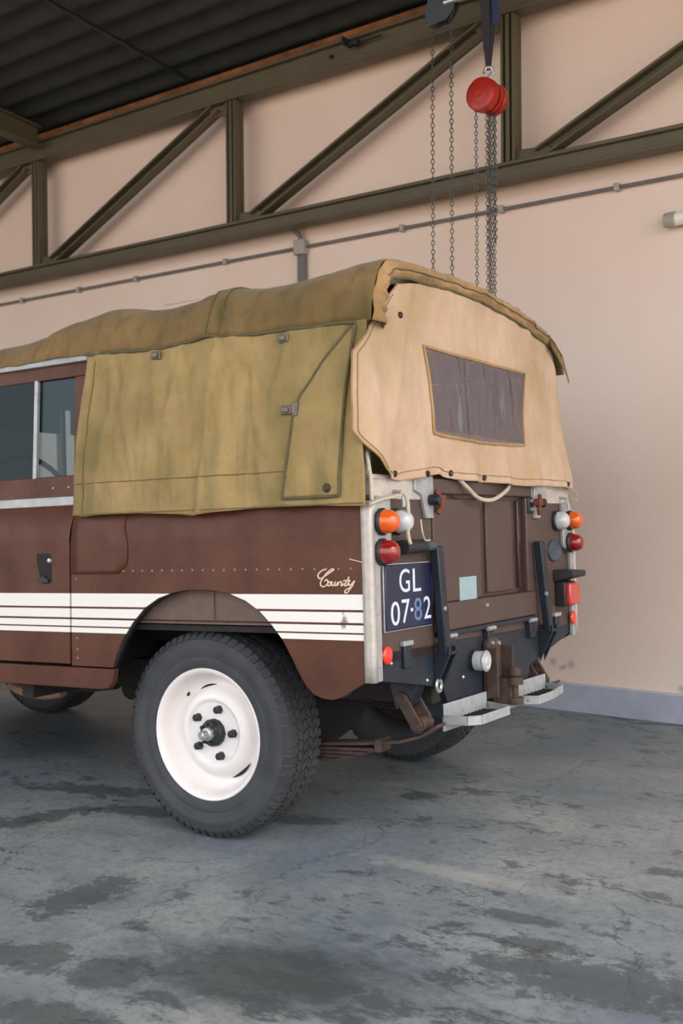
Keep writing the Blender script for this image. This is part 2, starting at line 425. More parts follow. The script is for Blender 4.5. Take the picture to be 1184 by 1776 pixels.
# truss against the wall
truss = empty('roof_truss', A + N*.15, 'long olive grey steel lattice truss along the back wall', 'truss')
def tpart(name, mb, mat='truss_steel', bevel=.004):
    o = mesh_obj(name, mb, MAT[mat], truss, bevel=bevel)
    o.matrix_local = Matrix.Rotation(TH, 4, 'Z') ; return o      # local: x along wall, -y into the room, origin on truss plane
def ibeam(mb, x0, x1, z0, z1, d=.05):     # channel with flanges, seen from the room
    mb.box(x0, x1, -.012, .012, z0, z1); mb.box(x0, x1, -d, d, z0, z0+.014); mb.box(x0, x1, -d, d, z1-.014, z1); return mb
tpart('bottom_chord', MB().box(SL, SR, -.03, .03, 2.845, 2.93).box(SL, SR, -.06, .06, 2.915, 2.935).box(SL, SR, -.055, .06, 2.838, 2.852))
tpart('top_chord', MB().box(SL, SR, -.02, .03, 3.735, 3.865).box(SL, SR, -.06, .05, 3.722, 3.738).box(SL, SR, -.06, .05, 3.855, 3.872))
posts = [-8.58, -6.54, -4.495, -2.45, -.41, 1.63, 3.67, 5.7]
for i, s in enumerate(posts):
    tpart('post', MB().box(s-.012, s+.012, -.045, .045, 2.935, 3.722).box(s-.04, s-.026, -.045, .045, 2.935, 3.722).box(s-.04, s+.04, .005, .02, 2.935, 3.722).box(s+.026, s+.04, -.045, .045, 2.935, 3.722))
    tpart('gusset', MB().prism([(s+.03, 2.935), (s+.28, 2.935), (s+.23, 2.985), (s+.03, 3.0)], 'y', -.012, .012))
    tpart('gusset', MB().prism([(s-.03, 3.722), (s-.24, 3.722), (s-.18, 3.66), (s-.03, 3.65)], 'y', -.012, .012))
    if i < len(posts)-1:
        a = Vector((s+.17, 0, 2.945)); b = Vector((posts[i+1]-.13, 0, 3.715)); d = (b-a).normalized(); n = Vector((-d.z, 0, d.x))
        mb = MB()
        for h0, h1, y0, y1 in ((-.036, .036, .004, .018), (.022, .036, -.045, .03), (-.036, -.022, -.045, .03)):
            mb.hexa([a+n*h0+Vector((0,y0,0)), b+n*h0+Vector((0,y0,0)), b+n*h0+Vector((0,y1,0)), a+n*h0+Vector((0,y1,0))],
                    [a+n*h1+Vector((0,y0,0)), b+n*h1+Vector((0,y0,0)), b+n*h1+Vector((0,y1,0)), a+n*h1+Vector((0,y1,0))])
        tpart('diagonal', mb, bevel=.003)
tpart('clamp', MB().box(-1.46, -1.38, -.09, -.055, 3.80, 3.83).box(-1.46, -1.445, -.14, -.055, 3.80, 3.845).box(-1.40, -1.22, -.07, -.058, 3.81, 3.822), 'black_metal')
tpart('bolt', MB().lathe([(.012, 0), (.012, -.02)], (-1.62, -.02, 3.80), 'y', 6, cap1=True), 'black_metal', 0)

# rafter and tie rod, both square to the wall under the roof
def rafter(s, name, hw, z_dn0, z_dn1, label, cat, off0=.22, mat='truss_steel', web=True):
    def P(x, off, dn): return Vector((x, -off, RZ(off) - dn))
    mb = MB()
    secs = [(-hw, hw, z_dn0, z_dn0+.014), (-hw, hw, z_dn1-.014, z_dn1), (-.008, .008, z_dn0, z_dn1)] if web else [(-hw, hw, z_dn0, z_dn1)]
    for x0, x1, d0, d1 in secs:
        mb.hexa([P(s+x0, off0, d1), P(s+x1, off0, d1), P(s+x1, DEPTH, d1), P(s+x0, DEPTH, d1)],
                [P(s+x0, off0, d0), P(s+x1, off0, d0), P(s+x1, DEPTH, d0), P(s+x0, DEPTH, d0)])
    return room(tag(mesh_obj(name, mb, MAT[mat], bevel=.003), label, cat))
rafter(-4.42, 'roof_rafter', .055, .0, .16, 'olive grey steel roof beam running out from the truss, upper left', 'beam')
rafter(-2.80, 'roof_rod', .012, .01, .034, 'thin dark bar crossing under the corrugated roof sheets', 'rod', mat='black_metal', web=False)
rafter(-.235, 'hoist_rail', .05, .0, .12, 'steel roof beam carrying the red chain hoist', 'beam')
rafter(-.555, 'hoist_rail', .05, .0, .12, 'steel roof beam carrying the chain trolley', 'beam')

# conduit on the wall
con = empty('conduit_pipe', A + Vector((0, 0, 2.74)), 'thin grey conduit pipe clipped along the back wall', 'conduit')
def cpart(name, mb, mat='conduit_grey', **k):
    o = mesh_obj(name, mb, MAT[mat], con, **k); o.matrix_local = Matrix.Rotation(TH, 4, 'Z'); return o
cpart('pipe', MB().tube([(SL+.05, -.022, 0), (SR-.05, -.022, 0)], .0095, 10), smooth=True)
for s in (-4.9, -4.2, -3.558, -2.666, -1.219, -.547, .136, .85, 1.6):
    cpart('clip', MB().box(s-.014, s+.014, -.042, 0, -.02, .02), 'pvc_grey', bevel=.004)
cpart('junction_box', MB().box(-2.04, -1.955, -.06, 0, -.05, .045), 'pvc_grey', bevel=.008)
cpart('drop_pipe', MB().box(-2.015, -1.965, -.05, -.005, -.62, -.05), bevel=.008)
cpart('riser_pipe', MB().tube(smooth_path([(-1.998, -.03, .03), (-2.005, -.035, .075), (-2.03, -.07, .11), (-2.07, -.12, .118)], 5), .016, 10), smooth=True)
lampw = empty('wall_tube_lamp', A + T*.404 + Vector((0, 0, 2.52)), 'pale tube lamp fixed on the wall at the right edge', 'lamp')
def lpart(name, mb, mat, **k):
    o = mesh_obj(name, mb, MAT[mat], lampw, **k); o.matrix_local = Matrix.Rotation(TH, 4, 'Z'); return o
lpart('end_cap', MB().lathe([(.0, -.0), (.036, 0), (.038, .02), (.038, .055), (.033, .06)], (0, -.05, 0), 'x', 20), 'pvc_grey', smooth=True)
lpart('tube', MB().lathe([(.033, .05), (.033, 1.25)], (0, -.05, 0), 'x', 20, cap1=True), 'white_paint', smooth=True)
lpart('backing_plate', MB().box(-.005, 1.3, -.02, 0, -.03, .03), 'pvc_grey', bevel=.004)

# chains and hoists
def chain(path_top, path_bot, link=.024, r=.0023, wdt=.0075):
    mb = MB(); a = Vector(path_top); b = Vector(path_bot); n = max(2, int((b-a).length/(link*.78))); ph = random.random()*PI
    for i in range(n):
        c = a.lerp(b, (i+.5)/n); rot = (PI/2 if i % 2 else 0) + .5 + .25*nz(i*.2, ph)
        ux = Vector((math.cos(rot), math.sin(rot), 0)); ring = []
        K = 8
        for k in range(K):
            t = 2*PI*k/K; q = c + ux*(wdt*math.cos(t)) + Vector((0, 0, (link*.5-.002)*math.sin(t)))
            ring.append((q, (ux*math.cos(t) + Vector((0, 0, math.sin(t)))).normalized()))
        vs = []; fs = []; uy = Vector((-ux.y, ux.x, 0))
        for q, nn in ring:
            for j in range(4):
                t = 2*PI*j/4 + .785; vs.append(q + nn*r*1.3*math.cos(t) + uy*r*1.3*math.sin(t))
        for k in range(K):
            for j in range(4):
                fs.append((k*4+j, k*4+(j+1) % 4, ((k+1) % K)*4+(j+1) % 4, ((k+1) % K)*4+j))
        mb.add(vs, fs)
    return mb
H0 = Vector((.081, 2.2, 3.10))   # sling reaches the rail above
hoist = empty('chain_hoist', H0, 'red hand chain hoist hanging from a dark web sling', 'hoist')
dirh = Vector((.14, .99, 0)).normalized()      # drum axis, pointing away from the camera's left
def drum(prof, n=28):
    mb = MB().lathe(prof, (0, 0, 0), 'y', n)
    ang = math.atan2(dirh.y, dirh.x) - PI/2
    return mb.xf(lambda p: Matrix.Rotation(ang, 3, 'Z') @ p)
mesh_obj('wheel_cover', drum([(0, -.085), (.03, -.088), (.05, -.082), (.066, -.084), (.079, -.078), (.082, -.066), (.082, -.03), (.06, -.028), (0, -.028)]), MAT['hoist_red'], hoist, smooth=True)
mesh_obj('body', drum([(0, -.03), (.062, -.03), (.062, -.008), (.05, -.006), (.05, .02), (.062, .022), (.062, .03), (0, .03)]), MAT['black_metal'], hoist, smooth=True)
mesh_obj('centre_band', drum([(.05, -.006), (.074, -.005), (.076, .008), (.074, .018), (.05, .02)]), MAT['hoist_red'], hoist, smooth=True)
mesh_obj('gear_cover', drum([(0, .028), (.07, .03), (.076, .036), (.076, .06), (.068, .072), (.03, .078), (0, .078)]), MAT['hoist_red'], hoist, smooth=True)
mesh_obj('top_hook', MB().tube(smooth_path([(0, 0, .06), (0, 0, .10), (.018, .01, .12), (.012, .006, .145), (-.012, -.006, .145), (-.018, -.01, .12)], 5), .008, 8), MAT['bright_steel'], hoist, smooth=True)
sl = MB()
for sx in (-1, 1):
    pts = [(sx*.004, .0, .135), (sx*.005, .006*sx, .22), (sx*.007, .010*sx, .32), (sx*.007, .018*sx, .45), (sx*.006, .03*sx, .60), (sx*.005, .046*sx, .68)]
    for (a, b) in zip(pts, pts[1:]):
        wv = lambda p: .007 + .014*min(1, (p[2]-.13)/.2)
        q = []
        for p in (a, b):
            ww = wv(p); dv = Vector((.84, .53, 0))
            q.append([Vector(p)-dv*ww-Vector((0, .003*sx, 0)), Vector(p)+dv*ww-Vector((0, .003*sx, 0)), Vector(p)+dv*ww+Vector((0, .003*sx, 0)), Vector(p)-dv*ww+Vector((0, .003*sx, 0))])
        sl.hexa(q[0], q[1])
sl.box(-.03, .03, -.052, .052, .675, .685).box(-.02, .02, -.02, .02, .68, .785)
mesh_obj('sling', sl, MAT['sling_web'], hoist)
mesh_obj('sling_tag', MB().hexa([(.018, .01, .36), (.05, .03, .38), (.05, .034, .38), (.018, .014, .36)], [(.012, .01, .5), (.04, .03, .5), (.04, .034, .5), (.012, .014, .5)]), MAT['sling_blue'], hoist)
def px_off(dx): return cr.x*dx, cr.y*dx      # a shift across the view
for dx, dy, zb in ((-.066, -.03, -1.35), (-.012, -.02, -1.30), (.002, .0, -1.42), (.016, .01, -1.38), (.028, .02, -1.40), (.036, .04, -.70), (.010, .045, -1.25)):
    ox, oy = dx*cr.x - dy*cr.y, dx*cr.y + dy*cr.x
    mesh_obj('chain', chain((ox, oy, -.06), (ox, oy, zb)), MAT['chain_steel'], hoist, smooth=True)
mesh_obj('bottom_hook', MB().tube(smooth_path([(.005, .0, -1.38), (.005, 0, -1.44), (.03, .02, -1.48), (.01, .006, -1.52), (-.03, -.02, -1.49)], 5), .009, 8), MAT['hoist_red'], hoist, smooth=True)
T0 = Vector((-.262, 2.4, 3.70))
tro = empty('chain_trolley', T0, 'grey steel chain trolley with two long hanging hand chains', 'trolley')
mesh_obj('side_plate', MB().prism([(-.085, -.10), (.03, -.085), (.075, -.03), (.07, .06), (-.07, .06), (-.095, -.02)], 'y', -.035, -.027), MAT['trolley_steel'], tro, bevel=.003)
mesh_obj('side_plate', MB().prism([(-.085, -.10), (.03, -.085), (.075, -.03), (.07, .06), (-.07, .06), (-.095, -.02)], 'y', .027, .035), MAT['trolley_steel'], tro, bevel=.003)
mesh_obj('chain_wheel', MB().lathe([(0, -.02), (.055, -.02), (.045, 0), (.055, .02), (0, .02)], (0, 0, -.01), 'y', 24), MAT['black_metal'], tro, smooth=True)
mesh_obj('spreader_rod', MB().tube([(.02, -.035, .0), (.30, -.035, .012)], .014, 10), MAT['bright_steel'], tro, smooth=True)
mesh_obj('hanger_strap', MB().box(-.02, .02, -.035, .035, .05, .165), MAT['trolley_steel'], tro)
for dx in (-.066, .044):
    mesh_obj('chain', chain((dx, -.005, .02), (dx - .006, -.005, -1.75), .03, .0027, .009), MAT['chain_steel'], tro, smooth=True)

# ------------------------------------------------------------------ the vehicle
# body space: x rearwards from the rear axle, y across from the near flank, z up; BODY carries the body's lean on its springs
BODY = Matrix(((9.99413564e-01, 5.98644008e-04, -3.42369704e-02, .02004052), (0, 9.99847167e-01, 1.74826367e-02, -.01036151),
               (3.42422037e-02, -1.74723843e-02, 9.99260820e-01, .01508537), (0, 0, 0, 1)))
car = empty('offroad_vehicle', (0, 0, 0), 'brown canvas topped off road vehicle with cream side stripes and white wheels', 'vehicle')
XR = .70; BW = 1.676
def part(name, mb, mat, label=None, **k):
    o = mesh_obj(name, mb, MAT[mat], car, **k); o.matrix_local = BODY
    if label: o['label'] = label
    return o
def sub(name, mb, mat, parent, label=None, **k):
    o = mesh_obj(name, mb, MAT[mat], parent, **k)
    if label: o['label'] = label
    return o
mir = lambda p: Vector((p.x, BW - p.y, p.z))

# --- side panels
ARCH = [(-.338, .562), (-.322, .605), (-.292, .658), (-.245, .717), (-.188, .769), (-.125, .803), (-.058, .823), (.0, .831), (.066, .832), (.13, .828),
        (.185, .818), (.245, .797), (.299, .765), (.345, .722), (.386, .676), (.42, .62), (.448, .57), (.472, .535), (.50, .511), (.53, .501), (.563, .498), (.59, .505), (.615, .517)]
def roll_y(z):      # the shoulder rolls in above the flat flank
    t = max(0, z - 1.0); return min(.06, 2.2*t*t)
outline = [(-.536, .562)] + ARCH + [(.690, .558), (.690, 1.0), (-.529, 1.0)]
def shoulder(x0, x1, x0t, x1t, z1):
    return lambda u, v: (lerp(lerp(x0, x1, u), lerp(x0t, x1t, u), v), roll_y(lerp(1.0, z1, v)), lerp(1.0, z1, v))
for side in (0, 1):
    mb = MB().prism(outline, 'y', 0, .006)
    mb.grid(shoulder(-.529, .690, -.522, .690, 1.165), 1, 8)
    mb.box(-.522, .69, .055, .10, 1.155, 1.17)
    lip = MB()
    lp = [Vector((a, 0, b)) for a, b in ARCH]
    lip.add([(p.x, .004, p.z) for p in lp] + [(p.x, .035, p.z) for p in lp], [(i, i+1, i+1+len(lp), i+len(lp)) for i in range(len(lp)-1)])
    riv = MB()
    for k in range(27):
        x = -.50 + k*.044
        riv.lathe([(0, -.0025), (.003, -.0018), (.0042, 0)], (x, 0, .896), 'y', 8)
    for z in (.99, .965, .94, .92, .87, .66, .62, .59):
        riv.lathe([(0, -.0025), (.003, -.0018), (.0042, 0)], (-.508, 0, z), 'y', 8)
    if side: mb.xf(mir); lip.xf(mir); riv.xf(mir)
    o = part('body_side', mb, 'brown_striped_paint', smooth=True, angle=30)
    sub('arch_lip', lip, 'black_metal', o, smooth=True, solid=.004)
    sub('rivet_row', riv, 'rivet_metal', o, smooth=True)['kind'] = 'stuff'
    if not side: BSIDE = o
# raised double skin patch behind the door
sub('patch_panel', MB().grid(lambda u, v: (lerp(-.524, -.272 + .016*math.sin(PI*min(1, v*1.3)) - .03*max(0, .12-v)/.12, u), roll_y(lerp(.886, 1.10, v)) - .0025, lerp(.886, 1.10, v)), 6, 14), 'brown_paint', BSIDE, smooth=True, solid=.002)
# script on the flank
strokes = [[(262,278),(205,285),(140,335),(115,385),(150,432),(215,405),(310,340),(385,290),(383,268),(345,280),(265,345),(190,440),(155,510),(178,560),(222,566),(272,530),(290,480),(262,448),(232,475)],
           [(318,482),(288,505),(286,545),(312,552),(335,520),(318,482)], [(335,520),(358,482),(350,530),(366,552),(395,530),(414,482),(404,535),(422,552),(445,520)],
           [(445,520),(466,484),(452,552),(478,500),(512,482),(524,500),(512,540),(530,552),(565,510)], [(655,402),(610,480),(575,530),(580,552),(610,545),(640,500)], [(555,468),(670,462)],
           [(655,470),(640,525),(662,545),(705,510),(742,468),(705,545),(650,625),(605,672),(572,662),(590,622),(660,585),(720,540)]]
sc = MB()
for st in strokes:
    pts = []
    for cx, cy in st:
        px, py = 540 + cx/9.867, 960 + cy/9.867
        pts.append((.524 + (px-551)*.00207, -.0015, .873 - (py-1000)*.00177))
    sc.tube(smooth_path(pts, 4), .0025, 6)
sub('script_lettering', sc, 'gold_script', BSIDE, 'gold script reading County', smooth=True)
# scratch beside the corner
sub('scratch', MB().tube([(.640, -.0006, .925), (.69, -.0006, .914)], .0016, 5), 'gold_script', BSIDE)

# --- sill
for side in (0, 1):
    mb = MB().prism([(-2.0, .482), (-.395, .482), (-.365, .488), (-.345, .512), (-.338, .556), (-2.0, .556)], 'y', .002, .03)
    if side: mb.xf(mir)
    part('sill', mb, 'brown_paint', bevel=.004)
# --- doors
def xz_frame(xa, xb, za, zb, y0, y1, w):    # rectangular ring
    return MB().box(xa, xb, y0, y1, za, za+w).box(xa, xb, y0, y1, zb-w, zb).box(xa, xa+w, y0, y1, za+w, zb-w).box(xb-w, xb, y0, y1, za+w, zb-w)
for side in (0, 1):
    D = MB()
    D.prism([(-1.38, .568), (-.546, .568), (-.537, 1.0), (-1.38, 1.0)], 'y', 0, .03)
    D.grid(shoulder(-1.38, -.537, -1.38, -.528, 1.135), 1, 8)
    D.box(-1.38, -.53, .045, .085, 1.10, 1.135)
    if not side:      # recess for the handle, its shade drawn as a flat dark plate
        hp = MB().prism([(-.702, .962), (-.640, .962), (-.628, .950), (-.630, .858), (-.645, .852), (-.672, .853), (-.690, .880), (-.703, .935)], 'y', -.0015, .002)
    up = lambda z: roll_y(1.135) + (z-1.135)*.045
    Fz = [(1.165, 1.245), (1.60, 1.655)]
    U = MB()
    def pane(x0, x1, z0, z1, t=.022, dx0=0, dx1=0):
        y0, y1 = up(z0), up(z1)
        U.hexa([(x0, y0, z0), (x1, y0, z0), (x1, y0+t, z0), (x0, y0+t, z0)], [(x0+dx0, y1, z1), (x1+dx1, y1, z1), (x1+dx1, y1+t, z1), (x0+dx0, y1+t, z1)])
    pane(-1.36, -.518, 1.165, 1.243, dx1=.006); pane(-1.36, -.486, 1.602, 1.656, dx1=.005)
    pane(-.518, -.512, 1.243, 1.602); U.v[-8:] = [(-.553, up(1.243), 1.243), (-.512, up(1.243), 1.243), (-.512, up(1.243)+.022, 1.243), (-.553, up(1.243)+.022, 1.243), (-.553, up(1.602), 1.602), (-.486, up(1.602), 1.602), (-.486, up(1.602)+.022, 1.602), (-.553, up(1.602)+.022, 1.602)]
    pane(-1.36, -1.33, 1.243, 1.602)
    G = MB().box(-1.38, -.52, up(1.15)-.008, up(1.15)+.03, 1.133, 1.167)
    R = MB().hexa([(-1.42, .045, 1.652), (-.478, .045, 1.652), (-.478, .085, 1.652), (-1.42, .085, 1.652)], [(-1.42, .052, 1.684), (-.472, .052, 1.684), (-.472, .09, 1.684), (-1.42, .09, 1.684)])
    g1 = MB().hexa([(-.77, up(1.24)+.012, 1.24), (-.52, up(1.24)+.012, 1.24), (-.52, up(1.24)+.016, 1.24), (-.77, up(1.24)+.016, 1.24)], [(-.77, up(1.605)+.012, 1.605), (-.50, up(1.605)+.012, 1.605), (-.50, up(1.605)+.016, 1.605), (-.77, up(1.605)+.016, 1.605)])
    g2 = MB().hexa([(-1.34, up(1.24)+.004, 1.24), (-.75, up(1.24)+.004, 1.24), (-.75, up(1.24)+.008, 1.24), (-1.34, up(1.24)+.008, 1.24)], [(-1.34, up(1.605)+.004, 1.605), (-.745, up(1.605)+.004, 1.605), (-.745, up(1.605)+.008, 1.605), (-1.34, up(1.605)+.008, 1.605)])
    bar = MB().hexa([(-.766, up(1.24), 1.24), (-.748, up(1.24), 1.24), (-.748, up(1.24)+.012, 1.24), (-.766, up(1.24)+.012, 1.24)], [(-.762, up(1.605), 1.605), (-.744, up(1.605), 1.605), (-.744, up(1.605)+.012, 1.605), (-.762, up(1.605)+.012, 1.605)])
    if side:
        for q in (D, U, G, R, g1, g2, bar): q.xf(mir)
    d = part('door', D, 'brown_striped_paint', smooth=True, angle=30)
    u = part('door_top', U, 'brown_paint', bevel=.003)
    sub('waist_strip', G, 'galvanised', d, bevel=.003)
    sub('gutter_strip', R, 'galvanised', u, bevel=.003)
    sub('pane', g1, 'window_glass', u); sub('pane', g2, 'window_glass_darkened', u, 'front sliding pane, darkened for the shaded cab'); sub('pane_edge', bar, 'galvanised', u)
    if not side:
        sub('handle_pocket_shade', hp, 'dark_slot', d, bevel=.001)
        sub('handle_lever', MB().prism([(-.694, .872), (-.664, .882), (-.638, .868), (-.640, .856), (-.668, .857), (-.69, .862)], 'y', -.010, -.001), 'black_metal', d, bevel=.002)
        sub('lock_button', MB().lathe([(0, -.012), (.008, -.010), (.010, -.004), (.010, 0)], (-.633, 0, .936), 'y', 14), 'bright_steel', d, smooth=True)
        sub('rivet', MB().lathe([(0, -.003), (.005, 0)], (-.66, up(1.2), 1.20), 'y', 8), 'bright_steel', u)
        sub('rivet', MB().lathe([(0, -.003), (.005, 0)], (-.58, up(1.2), 1.20), 'y', 8), 'bright_steel', u)
# --- front of the vehicle (ahead of the doors, left of the frame)
for side in (0, 1):
    fa = [(-2.235+.42*math.cos(t), .48+.36*math.sin(t)) for t in [PI*(k/14) for k in range(15)]]
    mb = MB().prism([(-2.75, .5)] + [(-2.66, .5)] + fa[::-1][1:-1] + [(-1.80, .56), (-1.385, .56), (-1.385, 1.13), (-2.75, 1.08)], 'y', 0, .02)
    mb.box(-2.75, -1.45, 0, .38, 1.06, 1.09)
    if side: mb.xf(mir)
    part('front_wing', mb, 'brown_striped_paint')
part('bonnet', MB().prism([(-2.7, 1.06), (-1.5, 1.10), (-1.5, 1.16), (-2.0, 1.15), (-2.7, 1.11)], 'y', .33, BW-.33), 'brown_paint', bevel=.02)
part('bulkhead', MB().box(-1.47, -1.40, .03, BW-.03, .56, 1.19), 'underside')
part('grille_panel', MB().box(-2.70, -2.66, .3, BW-.3, .55, 1.06), 'black_metal')
ws = part('windscreen_frame', MB().box(-1.46, -1.42, .06, BW-.06, 1.19, 1.25).box(-1.46, -1.42, .06, BW-.06, 1.62, 1.69).box(-1.46, -1.42, .06, .12, 1.25, 1.62).box(-1.46, -1.42, BW-.12, BW-.06, 1.25, 1.62).box(-1.46, -1.42, .828, .848, 1.25, 1.62), 'brown_paint')
sub('pane', MB().box(-1.445, -1.439, .12, .815, 1.25, 1.62), 'window_glass', ws); sub('pane', MB().box(-1.445, -1.439, .861, BW-.12, 1.25, 1.62), 'window_glass', ws)
sub('added_visor', MB().box(-1.415, -1.40, .14, .80, 1.50, 1.63), 'seat_black', ws, bevel=.005); sub('added_visor', MB().box(-1.415, -1.40, .87, BW-.14, 1.50, 1.63), 'seat_black', ws, bevel=.005)  # visors added to block the bright wall behind the windscreen
for yy in (.16, .62, 1.08):
    st = part('seat', MB().box(-1.08, -.62, yy, yy+.42, .80, .95), 'seat_black', bevel=.04)
    sub('backrest', MB().hexa([(-.68, yy, .9), (-.58, yy, .9), (-.58, yy+.42, .9), (-.68, yy+.42, .9)], [(-.60, yy+.02, 1.32), (-.52, yy+.02, 1.32), (-.52, yy+.40, 1.32), (-.60, yy+.40, 1.32)]), 'seat_black', st, bevel=.03)
part('steering_wheel', MB().tube([(-1.16 - .08*math.sin(t), .42+.2*math.cos(t), 1.20+.17*math.sin(t)) for t in [2*PI*k/24 for k in range(25)]], .012, 8), 'black_metal', smooth=True)

# --- tub interior, floor, wheel boxes, chassis
tub = MB().box(-.54, .68, .06, BW-.06, .69, .71).box(-.56, -.54, .06, BW-.06, .56, 1.10)
for y0, y1 in ((.012, .40), (BW-.40, BW-.012)):
    tub.box(-.50, .68, y0+.06, y1, .90, .92)
tub.box(-.50, .68, .385, .40, .62, .92).box(-.50, .68, BW-.40, BW-.385, .62, .92)
tub.box(-.515, -.50, .01, .40, .56, .92).box(-.515, -.50, BW-.40, BW-.01, .56, .92)
tub.box(.64, .66, .02, .40, .56, .92).box(.64, .66, BW-.40, BW-.02, .56, .92)
tub.box(-1.40, -.54, .06, BW-.06, .58, .62)
part('tub_liner', tub, 'underside')
for side in (0, 1):
    iw = MB().box(-.40, .60, .045, .052, .722, .92).box(-.40, .60, .045, .065, .715, .728)
    iw.box(.078, .083, .040, .045, .73, .90)
    if side: iw.xf(mir)
    part('inner_wing', iw, 'inner_wing')
ch = MB()
for y0 in (.43, BW-.43-.08):
    ch.box(-2.7, .68, y0, y0+.08, .43, .54)
ch.box(-.9, -.84, .43, BW-.43, .43, .52).box(-1.9, -1.84, .43, BW-.43, .43, .52).box(.15, .20, .43, BW-.43, .44, .53)
part('chassis', ch, 'underside', bevel=.006)
# axles in world space with the wheels
def wpart(name, mb, mat, **k): return mesh_obj(name, mb, MAT[mat], car, **k)
RT = .351
for ax in (0, -2.235):
    a = wpart('axle', MB().lathe([(.04, .24), (.045, .5), (.05, .62), (.13, .70), (.155, .80), (.13, .92), (.05, 1.0), (.045, 1.2), (.04, 1.44)], (ax, 0, RT), 'y', 20), 'underside', smooth=True)
    for yy in (.31, BW-.31-.065):
        pts = [(ax-.52, RT+.06), (ax-.3, RT-.03), (ax, RT-.045), (ax+.3, RT-.035), (ax+.48, RT-.015), (ax+.62, RT+.005), (ax+.70, RT+.03), (ax+.76, RT+.07)] if ax == 0 else [(ax-.5, RT+.08), (ax, RT-.045), (ax+.5, RT+.08)]
        mb = MB()
        for k in range(5):
            q = pts if k == 0 else [(ax + s_*(.60-.055*k), RT - .045 + .034*s_*s_*(1-.09*k)**2 - .0125*k) for s_ in (-1, -.5, 0, .5, 1)] if k < 6 else []
            q = [p for p in q]
            for (xa, za), (xb, zb) in zip(q, q[1:]):
                mb.hexa([(xa, yy, za-.010), (xb, yy, zb-.010), (xb, yy+.065, zb-.010), (xa, yy+.065, za-.010)], [(xa, yy, za), (xb, yy, zb), (xb, yy+.065, zb), (xa, yy+.065, za)])
        sp = wpart('leaf_spring', mb, 'rust')
        if ax == 0:
            cl = MB().box(.53, .552, yy-.006, yy+.071, RT-.042, RT+.0)
            sub('spring_clip', cl, 'rust', sp, bevel=.003)
            for s2, dy in ((0, -.012), (1, .067)):
                sh = MB().prism([(.610, .500), (.630, .518), (.652, .508), (.712, .418), (.702, .394), (.676, .394), (.668, .410)], 'y', yy+dy, yy+dy+.012)
                sub('shackle', sh, 'rust', sp, bevel=.003)
            sub('shackle_bolt', MB().tube([(.631, yy-.02, .50), (.631, yy+.085, .50)], .012, 8), 'rust', sp, smooth=True)
            sub('shackle_bolt', MB().tube([(.689, yy-.02, .412), (.689, yy+.085, .412)], .014, 8), 'rust', sp, smooth=True)
            sub('spring_eye', MB().tube([(.689, yy, .412), (.689, yy+.065, .412)], .026, 14), 'rust', sp, smooth=True)
            wpart('shackle_bracket', MB().prism([(.58, .56), (.70, .56), (.66, .47), (.61, .455)], 'y', yy+.0, yy+.065), 'slate_paint', bevel=.004)
for ax in (0, -2.235):
    for y0, y1 in ((.19, .26), (BW-.26, BW-.19)):
        wpart('brake_drum', MB().lathe([(.0, y0), (.172, y0), (.172, y1), (0, y1)], (ax, 0, RT), 'y', 28), 'underside', smooth=True)
wpart('damper', MB().tube([(.10, .36, .32), (.33, .40, .62)], .03, 12), 'black_metal', smooth=True)
wpart('damper', MB().tube([(.10, BW-.36, .32), (.33, BW-.40, .62)], .03, 12), 'black_metal', smooth=True)
wpart('fuel_tank', MB().box(.22, .62, .56, 1.16, .42, .60), 'underside', bevel=.03)
wpart('exhaust_pipe', MB().tube(smooth_path([(-1.55, .50, .42), (-1.32, .50, .40), (-1.12, .50, .385), (-1.02, .50, .38), (-.90, .50, .395), (-.8, .50, .41)], 5), .032, 12), 'rust', smooth=True)
part('outrigger_pipe', MB().tube(smooth_path([(-1.20, .3, .425), (-1.13, .3, .405), (-1.04, .3, .395), (-.95, .3, .40), (-.90, .3, .412)], 5), .020, 10), 'tan_pipe', smooth=True)
wpart('exhaust_box', MB().lathe([(.03, -.8), (.075, -.78), (.075, -.40), (.03, -.38)], (0, .58, .40), 'x', 16, True, True), 'underside', smooth=True)
wpart('outrigger', MB().box(-.86, -.80, .06, .45, .41, .48), 'underside')

